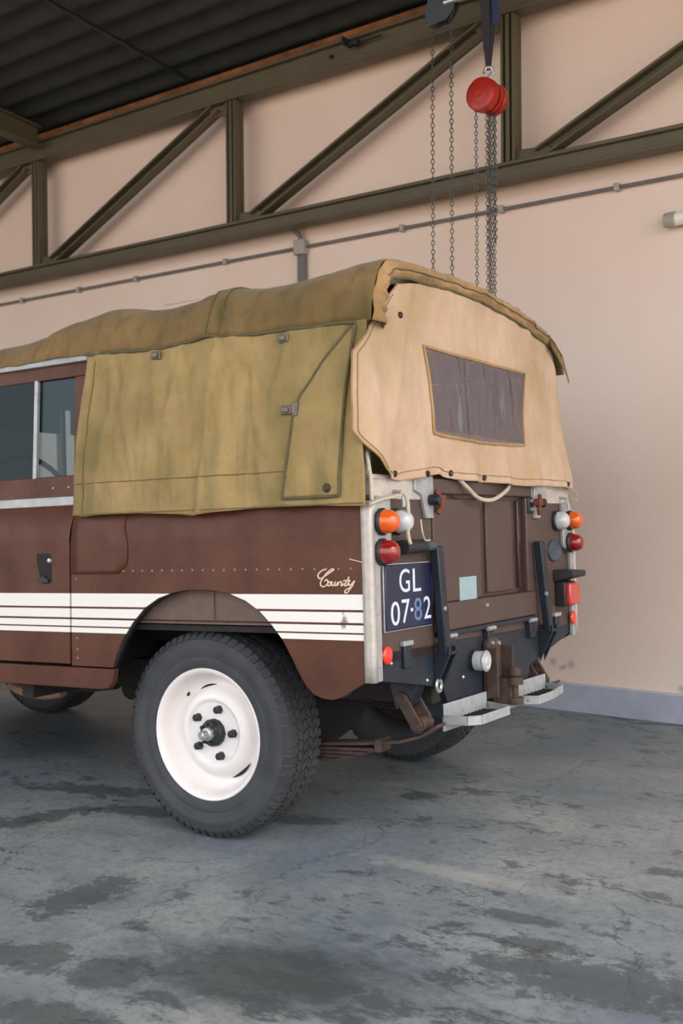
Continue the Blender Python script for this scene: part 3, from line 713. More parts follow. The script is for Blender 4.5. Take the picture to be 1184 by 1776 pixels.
# --- wheels (one built, the rest copied)
def build_wheel():
    # side = -1: outer face towards -y; centre at origin
    prof = [(.205, -.070), (.214, -.088), (.240, -.0975), (.258, -.1005), (.262, -.0985), (.268, -.1015), (.290, -.1025), (.296, -.1045), (.300, -.1025), (.316, -.0985), (.328, -.092), (.338, -.084), (.343, -.072),
            (.3445, -.04), (.345, 0), (.3445, .04), (.343, .072), (.338, .084), (.316, .098), (.28, .1025), (.24, .0975), (.214, .088), (.205, .07)]
    t = MB().lathe(prof, (0, 0, 0), 'y', 96)
    ty = mesh_obj('wheel', t, MAT['rubber'], car, smooth=True, angle=50)
    tr = MB(); NBk = 64
    def blk(a0, a1, w0, w1, r0, r1, sk=0):
        vs = []
        for r in (r0, r1):
            for (a, ww, s_) in ((a0, w0, 0), (a1, w0, 0), (a1, w1, 1), (a0, w1, 1)):
                aa = a + sk*s_; vs.append((r*math.cos(aa), ww, r*math.sin(aa)))
        tr.hexa(vs[:4], vs[4:])
    st = 2*PI/NBk
    for k in range(NBk):
        a = k*st
        blk(a, a+st*.68, -.0235, .002, .343, .3515, st*.5); blk(a+st*.5, a+st*1.18, .006, .030, .343, .3515, -st*.5)
        blk(a+st*.45, a+st*1.15, -.052, -.0275, .343, .351, -st*.4); blk(a, a+st*.7, .034, .057, .343, .351, st*.4)
        for sg in (-1, 1):
            b0, b1 = a+st*.1, a+st*.76
            ins = [(sg*.0555, .350), (sg*.083, .3475), (sg*.0985, .325), (sg*.092, .318), (sg*.055, .340)]
            vs = [(r*math.cos(b), ww, r*math.sin(b)) for b in (b0, b1) for ww, r in ins]
            tr.add(vs, [(0,1,2,3,4), (9,8,7,6,5)] + [(i, i+5, (i+1) % 5+5, (i+1) % 5) for i in range(5)])
    sub('tread', tr, 'rubber_tread', ty)['kind'] = 'stuff'
    rim = [(.204, -.070), (.222, -.082), (.2255, -.090), (.221, -.0955), (.212, -.0935), (.2035, -.080), (.199, -.058), (.194, -.038), (.182, -.021), (.168, -.015), (.158, -.020), (.150, -.034), (.142, -.046), (.130, -.053),
           (.119, -.057), (.111, -.056), (.106, -.050), (.1, -.0485), (.06, -.0485), (.0, -.0485)]
    sub('rim', MB().lathe(rim, (0, 0, 0), 'y', 72), 'white_paint', ty, 'cream white steel wheel rim', smooth=True, angle=60)
    sub('rim_well', MB().lathe([(.174, -.010), (.186, .0), (.186, .03), (.204, .07), (.222, .082)], (0, 0, 0), 'y', 60), 'inner_rim', ty, smooth=True)
    hub = sub('hub', MB().lathe([(.0, -.080), (.034, -.080), (.040, -.077), (.042, -.07), (.046, -.066), (.0475, -.058), (.0475, -.047)], (0, 0, 0), 'y', 12), 'black_metal', ty, 'black hub flange', smooth=True, angle=30)
    sub('hub_cap', MB().lathe([(0, -.126), (.008, -.126), (.0135, -.122), (.0145, -.115), (.0145, -.098), (.022, -.094), (.0245, -.086), (.0245, -.079)], (0, 0, 0), 'y', 20), 'bright_steel', ty, 'silver hub end', smooth=True)
    for k in range(8):
        a = 2*PI*k/8 + .2
        sub('hub_bolt', MB().lathe([(0, -.087), (.006, -.087), (.0068, -.085), (.0068, -.078)], (.034*math.cos(a), 0, .034*math.sin(a)), 'y', 6), 'black_metal', ty)
    for k in range(5):
        a = math.radians(72*k + 3)
        sub('wheel_nut', MB().lathe([(0, -.072), (.0085, -.072), (.0125, -.069), (.0135, -.052), (.016, -.048)], (.0825*math.cos(a), 0, .0825*math.sin(a)), 'y', 6), 'black_metal', ty)
    for a0, a1, r0, wd in ((94, 120, .160, .0032), (-70, -36, .163, .0045), (137, 143, .179, .006), (104, 109, .186, .0018)):
        pts = []
        n = 8
        for k in range(n+1):
            a = math.radians(lerp(a0, a1, k/n)); w_ = wd*math.sin(PI*k/n)+.0004
            pts.append(((r0-w_)*math.cos(a), (r0-w_)*math.sin(a), (r0+w_)*math.cos(a), (r0+w_)*math.sin(a)))
        vs = []
        for p in pts:
            vs += [(p[0], -.0225, p[1]), (p[2], -.0215, p[3])]
        sub('slot', MB().add(vs, [(2*i, 2*i+2, 2*i+3, 2*i+1) for i in range(n)]), 'dark_slot', ty, solid=.002)
    sub('valve', MB().tube([(.184*math.cos(-.19), -.02, .184*math.sin(-.19)), (.190*math.cos(-.19), -.05, .190*math.sin(-.19))], .005, 8), 'black_metal', ty)
    return ty
w0 = build_wheel(); w0.location = (0, .184, RT)
for loc, rz in (((0, BW-.184, RT), PI), ((-2.235, .184, RT), 0), ((-2.235, BW-.184, RT), PI)):
    c = w0.copy(); COL.objects.link(c); c.location = loc; c.rotation_euler = (0, 0, rz)
    for chd in list(w0.children):
        d = chd.copy(); COL.objects.link(d); d.parent = c
w0['label'] = 'nearest road wheel with a cream white rim'

# --- rear face
for side in (0, 1):
    q = MB().box(XR-.012, XR, .03, .418, .60, 1.12)
    if side: q.xf(mir)
    rq = part('rear_panel', q, 'brown_rear_shaded', bevel=.002)
    # corner capping: strip on flank, rounded corner, strip on the rear face
    cp = MB(); prof = [(.686, -.003), (.700, -.003)] + [(.709 + .008*math.sin(t), .005 - .008*math.cos(t)) for t in [PI/2*k/6 for k in range(7)]] + [(.717, .02)]
    zz = [.555, .7, .85, 1.0, 1.05, 1.075, 1.092, 1.10]
    def cpt(u, v):
        z = interp([(i/(len(zz)-1), a) for i, a in enumerate(zz)], v); i = u*(len(prof)-1); a = prof[int(round(i))]
        t = max(0, (z-1.03)/.07); return (a[0] - .018*t*t*(1-u*.6), a[1] + .028*t*t, z)
    cp.grid(cpt, len(prof)-1, 14)
    rear = [(.018, .555), (.052, .555), (.055, .885), (.062, .905), (.085, .915), (.118, .925), (.126, .94), (.126, 1.105), (.05, 1.115), (.028, 1.09), (.018, 1.05)]
    rp = MB().prism(rear, 'x', XR, .716)
    if side: cp.xf(mir); rp.xf(mir)
    cc = part('corner_capping', rp, 'galvanised', bevel=.003)
    sub('edge_strip', cp, 'galvanised_cream', cc, smooth=True, solid=.003)  # lit cream copy of the grey capping; flank light put into its colour
    rv = MB()
    for z in (.60, .68, .76, .84, .98, 1.07):
        rv.lathe([(0, .0035), (.004, .0025), (.005, 0)], (.716, .036, z), 'x', 8)
    if side: rv.xf(mir)
    sub('rivet_row', rv, 'galvanised', cc)['kind'] = 'stuff'
    # top rail and latch bracket
    tr = MB().box(XR-.03, XR+.004, .03, .418, 1.105, 1.178).box(XR-.05, XR+.008, .02, .418, 1.165, 1.18)
    if side: tr.xf(mir)
    tr = part('top_rail', tr, 'galvanised_cream', bevel=.003)
    lb = MB().prism([(.29, 1.185), (.415, 1.185), (.415, 1.045), (.36, 1.045), (.335, 1.12), (.29, 1.135)], 'x', XR, XR+.014)
    if side: lb.xf(mir)
    lb = part('latch_bracket', lb, 'galvanised', bevel=.003)
    k1 = MB().lathe([(.0, .05), (.014, .05), (.018, .04), (.018, .014)], (XR, .388, 1.105), 'x', 12)
    k2 = MB().tube([(XR+.03, .40, 1.135), (XR+.04, .42, 1.11), (XR+.034, .425, 1.08), (XR+.03, .41, 1.06)], .008, 8).box(XR+.02, XR+.045, .40, .44, 1.095, 1.12)
    if side: k1.xf(mir); k2.xf(mir)
    sub('latch_knob', k1, 'slate_paint', lb, smooth=True); sub('latch_cotter', k2, 'rust_bright', lb, smooth=True)
    # lamps
    for nm, mt, z, y in (('indicator_lamp', 'lens_amber', 1.035, .062), ('tail_lamp', 'lens_red', .943, .060), ('reversing_lamp', 'lens_clear', 1.035, .178)):
        if side: y = {.062: .066, .06: .064, .178: .172}[y]
        b = MB().lathe([(.0, 0), (.041, 0), (.042, .010), (.038, .016), (0, .016)], (.716 if y < .1 else .70, y, z), 'x', 28)
        s_ = .716 if y < .1 else .70
        ln = MB().lathe([(.037, .014), (.037, .022), (.0345, .038), (.029, .050), (.019, .058), (.008, .061), (0, .0615)], (s_, y, z), 'x', 28)
        if side: b.xf(mir); ln.xf(mir)
        b = part(nm, b, 'black_metal', smooth=True)
        sub('lens', ln, mt, b, smooth=True, angle=60)
    rf = MB().lathe([(.0, .008), (.022, .0075), (.027, .005), (.028, 0)], (.716, .078, .63), 'x', 24)
    if side: rf.xf(lambda p: Vector((p.x, BW - p.y + .03, p.z)))
    part('reflector', rf, 'reflector_red', smooth=True, angle=60)
    # cappings' lower tabs over the crossmember
    tb = MB().box(XR, XR+.012, .195, .240, .575, .652)
    tl = MB().box(XR, XR+.016, .185, .248, .646, .662)
    if side: tb.xf(lambda p: Vector((p.x, BW - p.y + .01, p.z))); tl.xf(lambda p: Vector((p.x, BW - p.y + .01, p.z)))
    tbo = part('mounting_tab', tb, 'slate_paint', bevel=.003); sub('tab_edge', tl, 'galvanised', tbo, bevel=.002)

# number plate
pl = part('number_plate', MB().box(XR, XR+.012, .088, .388, .700, .902), 'plate_blue', 'dark blue number plate reading GL 07-82', bevel=.004)
sub('plate_rim', MB().box(XR, XR+.007, .084, .392, .696, .906), 'galvanised', pl, bevel=.002)
def glyph(ch, w, h, cy, cz, mat, x=XR+.0125):
    cu_ = bpy.data.curves.new('t', 'FONT'); cu_.body = ch; cu_.size = 1; cu_.resolution_u = 4
    t = bpy.data.objects.new('t', cu_); COL.objects.link(t); bpy.context.view_layer.update()
    me = bpy.data.meshes.new_from_object(t.evaluated_get(bpy.context.evaluated_depsgraph_get()))
    bpy.data.objects.remove(t); vs = [v.co for v in me.vertices]
    x0, x1 = min(v.x for v in vs), max(v.x for v in vs); y0, y1 = min(v.y for v in vs), max(v.y for v in vs)
    mb = MB(); mb.v = [(x, cy - w/2 + w*(v.x-x0)/(x1-x0), cz - h/2 + h*(v.y-y0)/(y1-y0)) for v in vs]; mb.f = [tuple(p.vertices) for p in me.polygons]
    return mb, mat
for ch, w_, h_, cy, cz, mat in (('G', .066, .073, .205, .8505, 'plate_white'), ('L', .052, .073, .285, .8495, 'plate_white'),
        ('0', .055, .074, .142, .752, 'plate_white'), ('7', .050, .074, .208, .755, 'plate_white'), ('8', .050, .072, .287, .756, 'plate_faded'), ('2', .046, .072, .350, .758, 'plate_white')):
    mb, mt = glyph(ch, w_, h_, cy, cz, mat); sub('character', mb, mt, pl, solid=.0016)
sub('character', MB().box(XR+.0118, XR+.0133, .240, .255, .752, .762), 'plate_white', pl)
# plate lamp
npl = part('plate_lamp', MB().tube([(.732, .165, .955), (.732, .30, .957)], [.023, .022], 14).box(XR, .735, .18, .24, .935, .975), 'black_metal', smooth=True)
sub('lens', MB().tube([(.735, .30, .957), (.735, .355, .957), (.735, .375, .957)], [.018, .018, .008], 14), 'badge_grey', npl, smooth=True)
# round badge
bd = part('badge', MB().lathe([(.0, .007), (.038, .007), (.041, .010), (.044, .008), (.045, 0)], (XR, 0, .913), 'x', 32).xf(lambda p: Vector((p.x, 1.474 + p.y*1.5, p.z))), 'badge_grey', smooth=True)
def word(txt, w, h, cy, cz):
    mb, _ = glyph(txt, w, h, cy, cz, None, XR+.0078); return mb
sub('lettering', word('LAND', .062, .015, 1.464, .925), 'badge_letter', bd, solid=.001); sub('lettering', word('ROVER', .076, .015, 1.482, .899), 'badge_letter', bd, solid=.001)
# fog lamp and hood on the far corner
fl = part('fog_lamp', MB().box(XR, XR+.045, 1.475, 1.60, .685, .785), 'black_metal', bevel=.006)
sub('lens', MB().box(XR+.04, XR+.066, 1.483, 1.592, .690, .780), 'fog_red', fl, bevel=.008)
sub('hood', MB().hexa([(XR, 1.46, .785), (XR+.085, 1.47, .806), (XR+.085, 1.61, .806), (XR, 1.61, .785)], [(XR, 1.46, .835), (XR+.085, 1.47, .828), (XR+.085, 1.61, .828), (XR, 1.61, .835)]), 'black_metal', fl, bevel=.004)

# tailgate
tg = part('tailgate', MB().box(XR-.035, XR-.012, .424, 1.254, .655, 1.175), 'brown_fresh_paint')
sub('top_rail', MB().box(XR-.02, XR+.006, .424, 1.254, 1.128, 1.178), 'brown_rear_shaded', tg, bevel=.004)
sub('stile', MB().box(XR-.02, XR+.004, .424, .468, .76, 1.128), 'brown_rear_shaded', tg, bevel=.004)
sub('stile', MB().box(XR-.02, XR+.004, 1.200, 1.254, .76, 1.128), 'brown_rear_shaded', tg, bevel=.006)
sub('panel', MB().box(XR-.02, XR-.004, .470, .800, .762, 1.112), 'brown_rear_shaded', tg, 'brown tailgate panel toned down for shade', bevel=.004)
sub('panel', MB().box(XR-.02, XR-.004, .850, 1.075, .775, 1.112), 'brown_rear_shaded', tg, 'brown tailgate panel toned down for shade', bevel=.004)
sub('rib', MB().box(XR-.02, XR-.002, 1.128, 1.142, .78, 1.112), 'brown_fresh_paint', tg, bevel=.004)
sub('bottom_rail', MB().box(XR-.02, XR+.012, .424, 1.254, .668, .762), 'brown_rear_shaded', tg, bevel=.006)
sub('edge_strip', MB().box(XR-.02, XR+.018, .45, 1.24, .652, .668), 'slate_paint', tg, bevel=.002)
sub('rail_bolt', MB().lathe([(0, .008), (.006, .006), (.008, 0)], (XR+.012, .80, .735), 'x', 10), 'galvanised', tg)
for y in (.448, 1.228):
    hp = sub('hinge_plate', MB().box(XR, XR+.012, y-.022, y+.022, 1.065, 1.128), 'black_metal', tg, bevel=.004)
for y in (.448, 1.228):
    for z in (1.080, 1.113): sub('hinge_bolt', MB().lathe([(0, .010), (.007, .008), (.008, 0)], (XR+.012, y, z), 'x', 10), 'bright_steel', tg, smooth=True)
sub('paper_sticker', MB().box(XR-.004, XR-.0025, .618, .752, .742, .842), 'paper', tg, 'pale blue paper sheet stuck on the tailgate')
# rope mark: cream cord loop below the curtain
# lower apron between tailgate and crossmember
part('apron', MB().box(XR-.03, XR-.004, .30, 1.38, .60, .652), 'brown_rear_shaded')
for y in (.505, .815, 1.195):
    h = part('hinge', MB().box(XR-.004, XR+.02, y-.026, y+.026, .585, .655), 'slate_paint', bevel=.003)
    sub('hinge_pin', MB().tube([(XR+.02, y-.03, .652), (XR+.02, y+.03, .652)], .008, 8), 'galvanised', h, smooth=True)
# upright guards
for (yt, yb) in ((.372, .404), (1.235, 1.290)):
    g = part('upright_guard', MB().hexa([(XR+.02, yb, .60), (XR+.05, yb, .60), (XR+.05, yb+.042, .60), (XR+.02, yb+.042, .60)], [(XR+.012, yt, .955), (XR+.045, yt, .955), (XR+.045, yt+.042, .955), (XR+.012, yt+.042, .955)]), 'slate_paint', bevel=.005)
    sub('guard_foot', MB().prism([(XR, .625), (XR+.06, .625), (XR+.06, .60), (XR, .48)], 'y', yb+.004, yb+.014).prism([(XR, .625), (XR+.06, .625), (XR+.06, .60), (XR, .48)], 'y', yb+.05, yb+.06).box(XR, XR+.06, yb, yb+.064, .598, .610), 'slate_paint', g, bevel=.002)
    sub('guard_bolt', MB().lathe([(0, .01), (.008, .008), (.009, 0)], (XR+.045, yt+.03, .75), 'x', 8), 'bright_steel', g)
# crossmember
xm = part('crossmember', MB().prism([(.055, .640), (1.62, .612), (1.625, .565), (1.20, .478), (1.17, .425), (.50, .425), (.47, .482), (.055, .553)], 'x', XR-.10, XR), 'slate_paint', bevel=.004)
sub('ring_eye', MB().tube([(XR+.012, .415+.016*math.cos(t), .497+.02*math.sin(t)) for t in [2*PI*k/14 for k in range(15)]], .006, 6), 'bright_steel', xm, smooth=True)
for y, z in ((.36, .52), (.62, .50), (.13, .60)): sub('rivet', MB().lathe([(0, .006), (.007, 0)], (XR, y, z), 'x', 8), 'bright_steel', xm)
# round clear lamp beside the tow plate
rl = part('round_lamp', MB().lathe([(.0, 0), (.036, 0), (.036, .012), (.0, .012)], (XR, .700, .548), 'x', 24), 'black_metal', smooth=True)
sub('lens', MB().lathe([(.034, .012), (.035, .034), (.033, .050), (.028, .056), (.018, .054), (.010, .058), (0, .058)], (XR, .700, .548), 'x', 24), 'lens_clear', rl, smooth=True)
sub('lens_guard', MB().tube([(XR+.05, .700+.034*math.cos(t), .548+.034*math.sin(t)) for t in [2*PI*k/24 for k in range(25)]], .004, 6), 'galvanised', rl, smooth=True)
# tow plate with ball
tp = part('tow_plate', MB().prism([(.770, .405), (.895, .405), (.895, .585), (.865, .615), (.800, .622), (.770, .60)], 'x', XR+.004, XR+.024), 'rust', bevel=.004)
sub('flange', MB().box(XR+.004, XR+.06, .770, .784, .41, .585), 'rust', tp, bevel=.003); sub('flange', MB().box(XR+.004, XR+.07, .880, .895, .41, .585), 'rust', tp, bevel=.003)
for y, z in ((.805, .600), (.858, .595)): sub('plate_bolt', MB().lathe([(0, .01), (.008, .008), (.009, 0)], (XR+.024, y, z), 'x', 8), 'bright_steel', tp)
tb = part('tow_jaw', MB().lathe([(.0, -.012), (.03, -.012), (.03, .012), (0, .012)], (.795, .835, .395), 'z', 18).lathe([(.0, -.012), (.03, -.012), (.03, .012), (0, .012)], (.795, .835, .465), 'z', 18).box(XR+.02, .79, .81, .86, .385, .475), 'rust', smooth=True)
sub('tow_pin', MB().lathe([(.013, -.05), (.013, .05), (.022, .055), (.024, .072), (.014, .085), (0, .088)], (.795, .835, .43), 'z', 14, cap0=True), 'rust', tb, smooth=True)
# rear step in two halves: angled alloy trays either side of the tow plate
def step_half(pts, zt, wall_y):
    (a, b, c, d) = pts           # plan: back-inner, back-outer, front-outer, front-inner ... (x, y)
    o = part('step', MB().prism([a, b, c, d], 'z', zt-.004, zt), 'step_alloy')
    return o
SZ = .372
def lipseg(mb, p, q, z0, z1, t=.004):
    d = Vector((q[0]-p[0], q[1]-p[1], 0)).normalized(); n = Vector((-d.y, d.x, 0))*t
    P, Q = Vector((*p, 0)), Vector((*q, 0))
    mb.hexa([P+Vector((0,0,z0)), Q+Vector((0,0,z0)), Q+n+Vector((0,0,z0)), P+n+Vector((0,0,z0))], [P+Vector((0,0,z1)), Q+Vector((0,0,z1)), Q+n+Vector((0,0,z1)), P+n+Vector((0,0,z1))])
for plan in ([(.716, .440), (.716, .770), (.83, .700), (.83, .480), (.80, .440)], [(.716, .915), (.716, 1.310), (.80, 1.270), (.83, 1.08), (.83, .955)]):
    s_ = part('step', MB().prism(plan, 'z', SZ, SZ+.005), 'step_alloy')
    lm = MB()
    seq = plan[1:] + plan[:1]
    for p_, q_ in zip(seq, seq[1:]):
        lipseg(lm, p_, q_, SZ-.004, SZ+.026)
    sub('front_lip', lm, 'step_alloy', s_)
    sub('back_plate', MB().box(.708, .716, plan[0][1], plan[1][1], SZ-.03, SZ+.06), 'step_alloy', s_, bevel=.002)
    tr_ = MB()
    y0, y1 = plan[0][1]+.03, plan[1][1]-.08
    for k in range(9): tr_.box(.735, .80, lerp(y0, y1, k/8)-.006, lerp(y0, y1, k/8)+.006, SZ+.005, SZ+.012)
    sub('tread_bars', tr_, 'underside', s_)['kind'] = 'stuff'
for yy in (.44, 1.21): part('step_arm', MB().box(.60, .714, yy, yy+.04, .39, .43), 'slate_paint')

# ------------------------------------------------------------------ canvas hood
DZ = [(-1.50, -.135), (-1.1, -.110), (-.75, -.070), (-.58, -.030), (-.46, -.006), (-.40, -.008), (-.25, -.036), (-.05, -.030), (.06, -.012), (.10, -.004), (.15, -.014), (.30, -.026), (.45, -.016), (.60, .004), (.67, .008), (.715, .004)]
PROF = [(.045, 1.655), (.056, 1.71), (.074, 1.765), (.102, 1.812), (.145, 1.843), (.22, 1.858), (.38, 1.865), (.55, 1.870), (.75, 1.872), (.95, 1.864), (1.2, 1.840), (1.40, 1.806), (1.50, 1.775), (1.56, 1.735), (1.60, 1.69), (1.625, 1.655)]
PLEN = [0]
for a, b in zip(PROF, PROF[1:]): PLEN.append(PLEN[-1] + math.hypot(b[0]-a[0], b[1]-a[1]))
PY = [(l/PLEN[-1], p[0]) for l, p in zip(PLEN, PROF)]; PZ = [(l/PLEN[-1], p[1]) for l, p in zip(PLEN, PROF)]
def eave(x): return interp([(-1.5, 1.672), (-.47, 1.672), (-.2, 1.655), (.1, 1.665), (.4, 1.652), (.72, 1.648)], x)
def roof_fn(x, v):
    y, z = sinterp(PY, v), sinterp(PZ, v)
    h = (z-1.655)/.217                    # 0 at the eaves, 1 at the crown
    dz = sinterp(DZ, x)
    z = lerp(eave(x), 1.872 + dz, h) if h < 1 else z + dz
    # cloth: sag folds between the bows, wrinkles at the eaves
    wr = .006*math.sin(x*17 + 3*v) * math.exp(-((v-.06)/.06)**2) + .004*nz(x*9, v*16, 3) + .003*nz(x*22, v*30, 9)
    wr += .010*math.exp(-((x-.10)/.02)**2)*(1-h)*.5
    n_y = -1 if v < .12 else 0
    return Vector((x + .0, y + n_y*abs(wr)*.8 - .5*wr*(v < .12), z + wr))
roof = part('canvas_roof', MB().grid(lambda u, v: roof_fn(lerp(-1.50, .712, u), v), 130, 70), 'canvas_roof', smooth=True, solid=.003, angle=80)
sub('eave_piping', MB().tube([roof_fn(lerp(-.47, .66, k/60), 0) + Vector((0, -.010, -.002)) for k in range(61)], .0056, 8), 'canvas_piping', roof, smooth=True)
for xs in (.075, .125):
    sub('bow_seam', MB().tube([roof_fn(xs + .012*math.sin(k*.3), k/90) + Vector((0, -.003, .002)) for k in range(40)], .0022, 6), 'canvas_piping', roof, smooth=True)
# hem of the roof round the rear bow; gathered at the near corner, loose tongue at the far one
def hem(u, v):
    vv = lerp(.0, .965, u); p = roof_fn(.712, vv); y, z = p.y, p.z
    a = roof_fn(.712, max(0, vv-.01)); b = roof_fn(.712, min(1, vv+.01)); t = Vector((0, b.y-a.y, b.z-a.z)).normalized(); inn = Vector((0, t.z, -t.y))
    if inn.z > 0 and vv > .05 and vv < .95: inn = -inn
    wd = interp([(0, .085), (.08, .080), (.15, .060), (.2, .050), (.85, .045), (1, .035)], u)
    ruf = (.007*math.sin(u*230) + .004*math.sin(u*410+1))*math.exp(-(u/.13)**2)
    bul = .016*math.sin(PI*min(1, v*1.1)) * (1.3 if u < .16 else .8)
    q = p + inn*(wd*v + ruf*v); q.x = .716 + bul + ruf*.9*math.sin(PI*v) - .012*v + .010*nz(u*30, v*3)
    return q
hm = part('roof_hem', MB().grid(hem, 260, 12), 'canvas_hem', smooth=True, solid=.003, angle=80)
sub('hem_piping', MB().tube([hem(lerp(.13, 1, k/100), .98) + Vector((.004, 0, 0)) for k in range(101)], .0045, 8), 'canvas_piping', hm, smooth=True)
sub('hem_seam', MB().tube([hem(lerp(.1, 1, k/100), .5) + Vector((.003, 0, 0)) for k in range(101)], .0022, 6), 'canvas_piping', hm, smooth=True)
def tongue(u, v):
    p = hem(lerp(.90, 1, u), .1); q = p + Vector((.006 + .012*v, .022*v*u, -.055*v - .035*v*u)); return q
sub('loose_tongue', MB().grid(tongue, 14, 10), 'canvas_roof', hm, smooth=True, solid=.004)
part('front_valance', MB().grid(lambda u, v: (-1.49, roof_fn(-1.49, u).y, lerp(1.63, roof_fn(-1.49, u).z, v)), 40, 3), 'canvas_roof', solid=.003)
# sides
def side_fn(u, v, far=False):
    x = lerp(lerp(-.507, -.464, v), lerp(.712, .698, v), u)
    zb = 1.088 - .006*math.sin(x*9+1) + .010*math.exp(-((x+.505)/.03)**2) - .006*math.exp(-((x-.05)/.04)**2)
    z = lerp(zb, eave(x) + .002, v)
    y = lerp(-.014, .040, v**1.3)
    fold = .018*math.exp(-((x-(.075 + .05*v))/.016)**2)*(1-.6*v) + .006*math.exp(-((x-(.16 + .03*v))/.03)**2) + .006*math.exp(-((x+.30 - .1*(1-v))/.03)**2)
    diag = .007*math.exp(-(((x-.42) + (v-.55)*.55)/.022)**2)*(v > .5)*(1-abs(v-.7)*2.5 if abs(v-.7) < .4 else 0)
    wv = .005*math.sin(x*26 + 2*v)*(1-v) + .012*nz(x*5, v*2.2, 4) + .008*nz(x*11, v*4, 8) + .004*nz(x*24, v*9, 3)
    wv += .007*math.exp(-((x+.36 - .16*(1-v))/.014)**2)*math.sin(PI*min(1, v*1.2)) - .006*math.exp(-((x+.05 + .1*v)/.02)**2)
    def cr_(x0, sl, w_, a, v0, v1):
        if not v0 < v < v1: return 0
        return a*math.sin(PI*(v-v0)/(v1-v0))*math.exp(-((x - x0 - sl*v)/w_)**2)
    wv -= cr_(-.40, .10, .012, .012, -.1, .8) + cr_(-.24, -.12, .014, .012, .25, 1.1) + cr_(-.12, .10, .012, .010, .3, 1.1) + cr_(-.02, -.05, .02, .012, -.2, .6) + cr_(.26, .06, .012, .010, -.1, .7) + cr_(.36, -.10, .010, .010, .3, .95) + cr_(.30, .12, .013, .012, .45, 1.05) + cr_(-.47, .06, .012, .010, .0, 1.0)
    wv += cr_(-.33, .04, .02, .010, .1, .9) + cr_(.20, -.02, .02, .010, .0, .9)
    y += -fold - diag + wv - .008*math.sin(PI*v)
    p = Vector((x, y, z)); return mir(p) if far else p
sidec = part('canvas_side', MB().grid(lambda u, v: side_fn(u, v), 120, 50), 'canvas_side', smooth=True, solid=.003, angle=80)
part('canvas_side', MB().grid(lambda u, v: side_fn(u*.955, v, True), 60, 24), 'canvas_side', smooth=True, solid=.003, angle=80)
def on_side(x, z, d=.003):            # point on the near canvas at a given x, z
    v = (z-1.086)/(eave(x)-1.086); xl, xr = lerp(-.507, -.464, v), lerp(.712, .698, v)
    p = side_fn((x-xl)/(xr-xl), v); return Vector((x, p.y-d, z))
def seam(pts, r, d, name, parent, mat='seam_thread'):
    path = [along([(a, 0, b) for a, b in pts], k/70) for k in range(71)]
    return sub(name, MB().tube([on_side(p.x, p.z, d) for p in path], r, 6), mat, parent, smooth=True)
seam([(-.460, 1.10), (-.415, 1.64)], .0022, .0022, 'seam', sidec); seam([(-.495, 1.205), (.62, 1.200)], .002, .0022, 'seam', sidec)
seam([(-.500, 1.095), (.705, 1.092)], .0025, .001, 'hem_seam', sidec)
# pointed corner flap
FLAP = [(.662, 1.640), (.474, 1.432), (.452, 1.372), (.418, 1.122), (.622, 1.112), (.655, 1.640)]
def flap_fn(u, v):
    z = lerp(1.116, 1.636, v)
    xl = interp([(1.112, .418), (1.372, .452), (1.432, .474), (1.640, .652)], z); xr = interp([(1.112, .622), (1.64, .660)], z)
    p = on_side(lerp(xl, xr, u), z, .008 + .006*math.sin(PI*u)*math.sin(PI*v)); return p
fl_ = part('corner_flap', MB().grid(flap_fn, 24, 40), 'canvas_side', smooth=True, solid=.003, angle=80)
path = [flap_fn(0, 1-k/40) for k in range(41)] + [flap_fn(k/12, 0) for k in range(1, 13)] + [flap_fn(1, k/40) for k in range(1, 41)]
sub('flap_piping', MB().tube([p + Vector((0, -.002, 0)) for p in path], .0048, 8), 'canvas_piping', fl_, smooth=True)
bp = on_side(.580, 1.142, .013)
sub('flap_button', MB().lathe([(0, -.012), (.008, -.011), (.013, -.004), (.014, 0)], bp, 'y', 14), 'rust', fl_, smooth=True)
for (x, z, n_) in ((-.128, 1.628, 1), (.402, 1.624, 1), (.428, 1.392, 2)):
    b0 = on_side(x, z, .003)
    mb = MB().box(-.020, .020, -.010, 0, -.014, .014).box(-.012, .012, -.018, -.008, -.009, .009)
    if n_ == 2: mb.box(.022, .046, -.012, 0, -.022, .022)
    mb.xf(lambda p: p + b0)
    bk = sub('buckle', mb, 'tarnished_metal', sidec, 'tarnished metal buckle', bevel=.003)
# rear curtain
LE = [(.085, 1.180), (.055, 1.200), (.03, 1.225), (-.068, 1.306), (-.060, 1.42), (-.046, 1.54), (.085, 1.655), (.16, 1.73), (.235, 1.79)]
RE = [(1.655, 1.168), (1.63, 1.22), (1.606, 1.284), (1.580, 1.40), (1.562, 1.523), (1.548, 1.66), (1.500, 1.745)]
BE = [(.085, 1.180), (.12, 1.166), (.205, 1.162), (.30, 1.176), (.42, 1.190), (.48, 1.186), (.55, 1.176), (.652, 1.174), (.887, 1.172), (1.15, 1.168), (1.40, 1.174), (1.655, 1.168)]
TE = [(.235, 1.79), (.48, 1.835), (.70, 1.845), (.93, 1.842), (1.2, 1.815), (1.40, 1.785), (1.500, 1.745)]
def cx(y, z):
    x = .702 + .026*max(0, (1.70-z)/.52)
    x += -.16*max(0, .02-y)                                           # near edge turns forward
    x += .006*nz(y*4, z*3, 2) + .0035*nz(y*12, z*6, 5)
    k = max(0, (1.36-z)/.19)                                          # gathers above the bottom edge
    x += k*.015*math.sin(y*21 + .6) + k*.007*math.sin(y*47)
    x += .010*math.exp(-(((y-.20) - (z-1.5)*.35)/.03)**2) + .008*math.exp(-(((y-1.36) + (z-1.4)*.25)/.035)**2) - .008*math.exp(-(((y-.1) - (1.5-z)*.2)/.03)**2)
    x -= .012*math.exp(-((y-.62)/.06)**2)*k
    return x
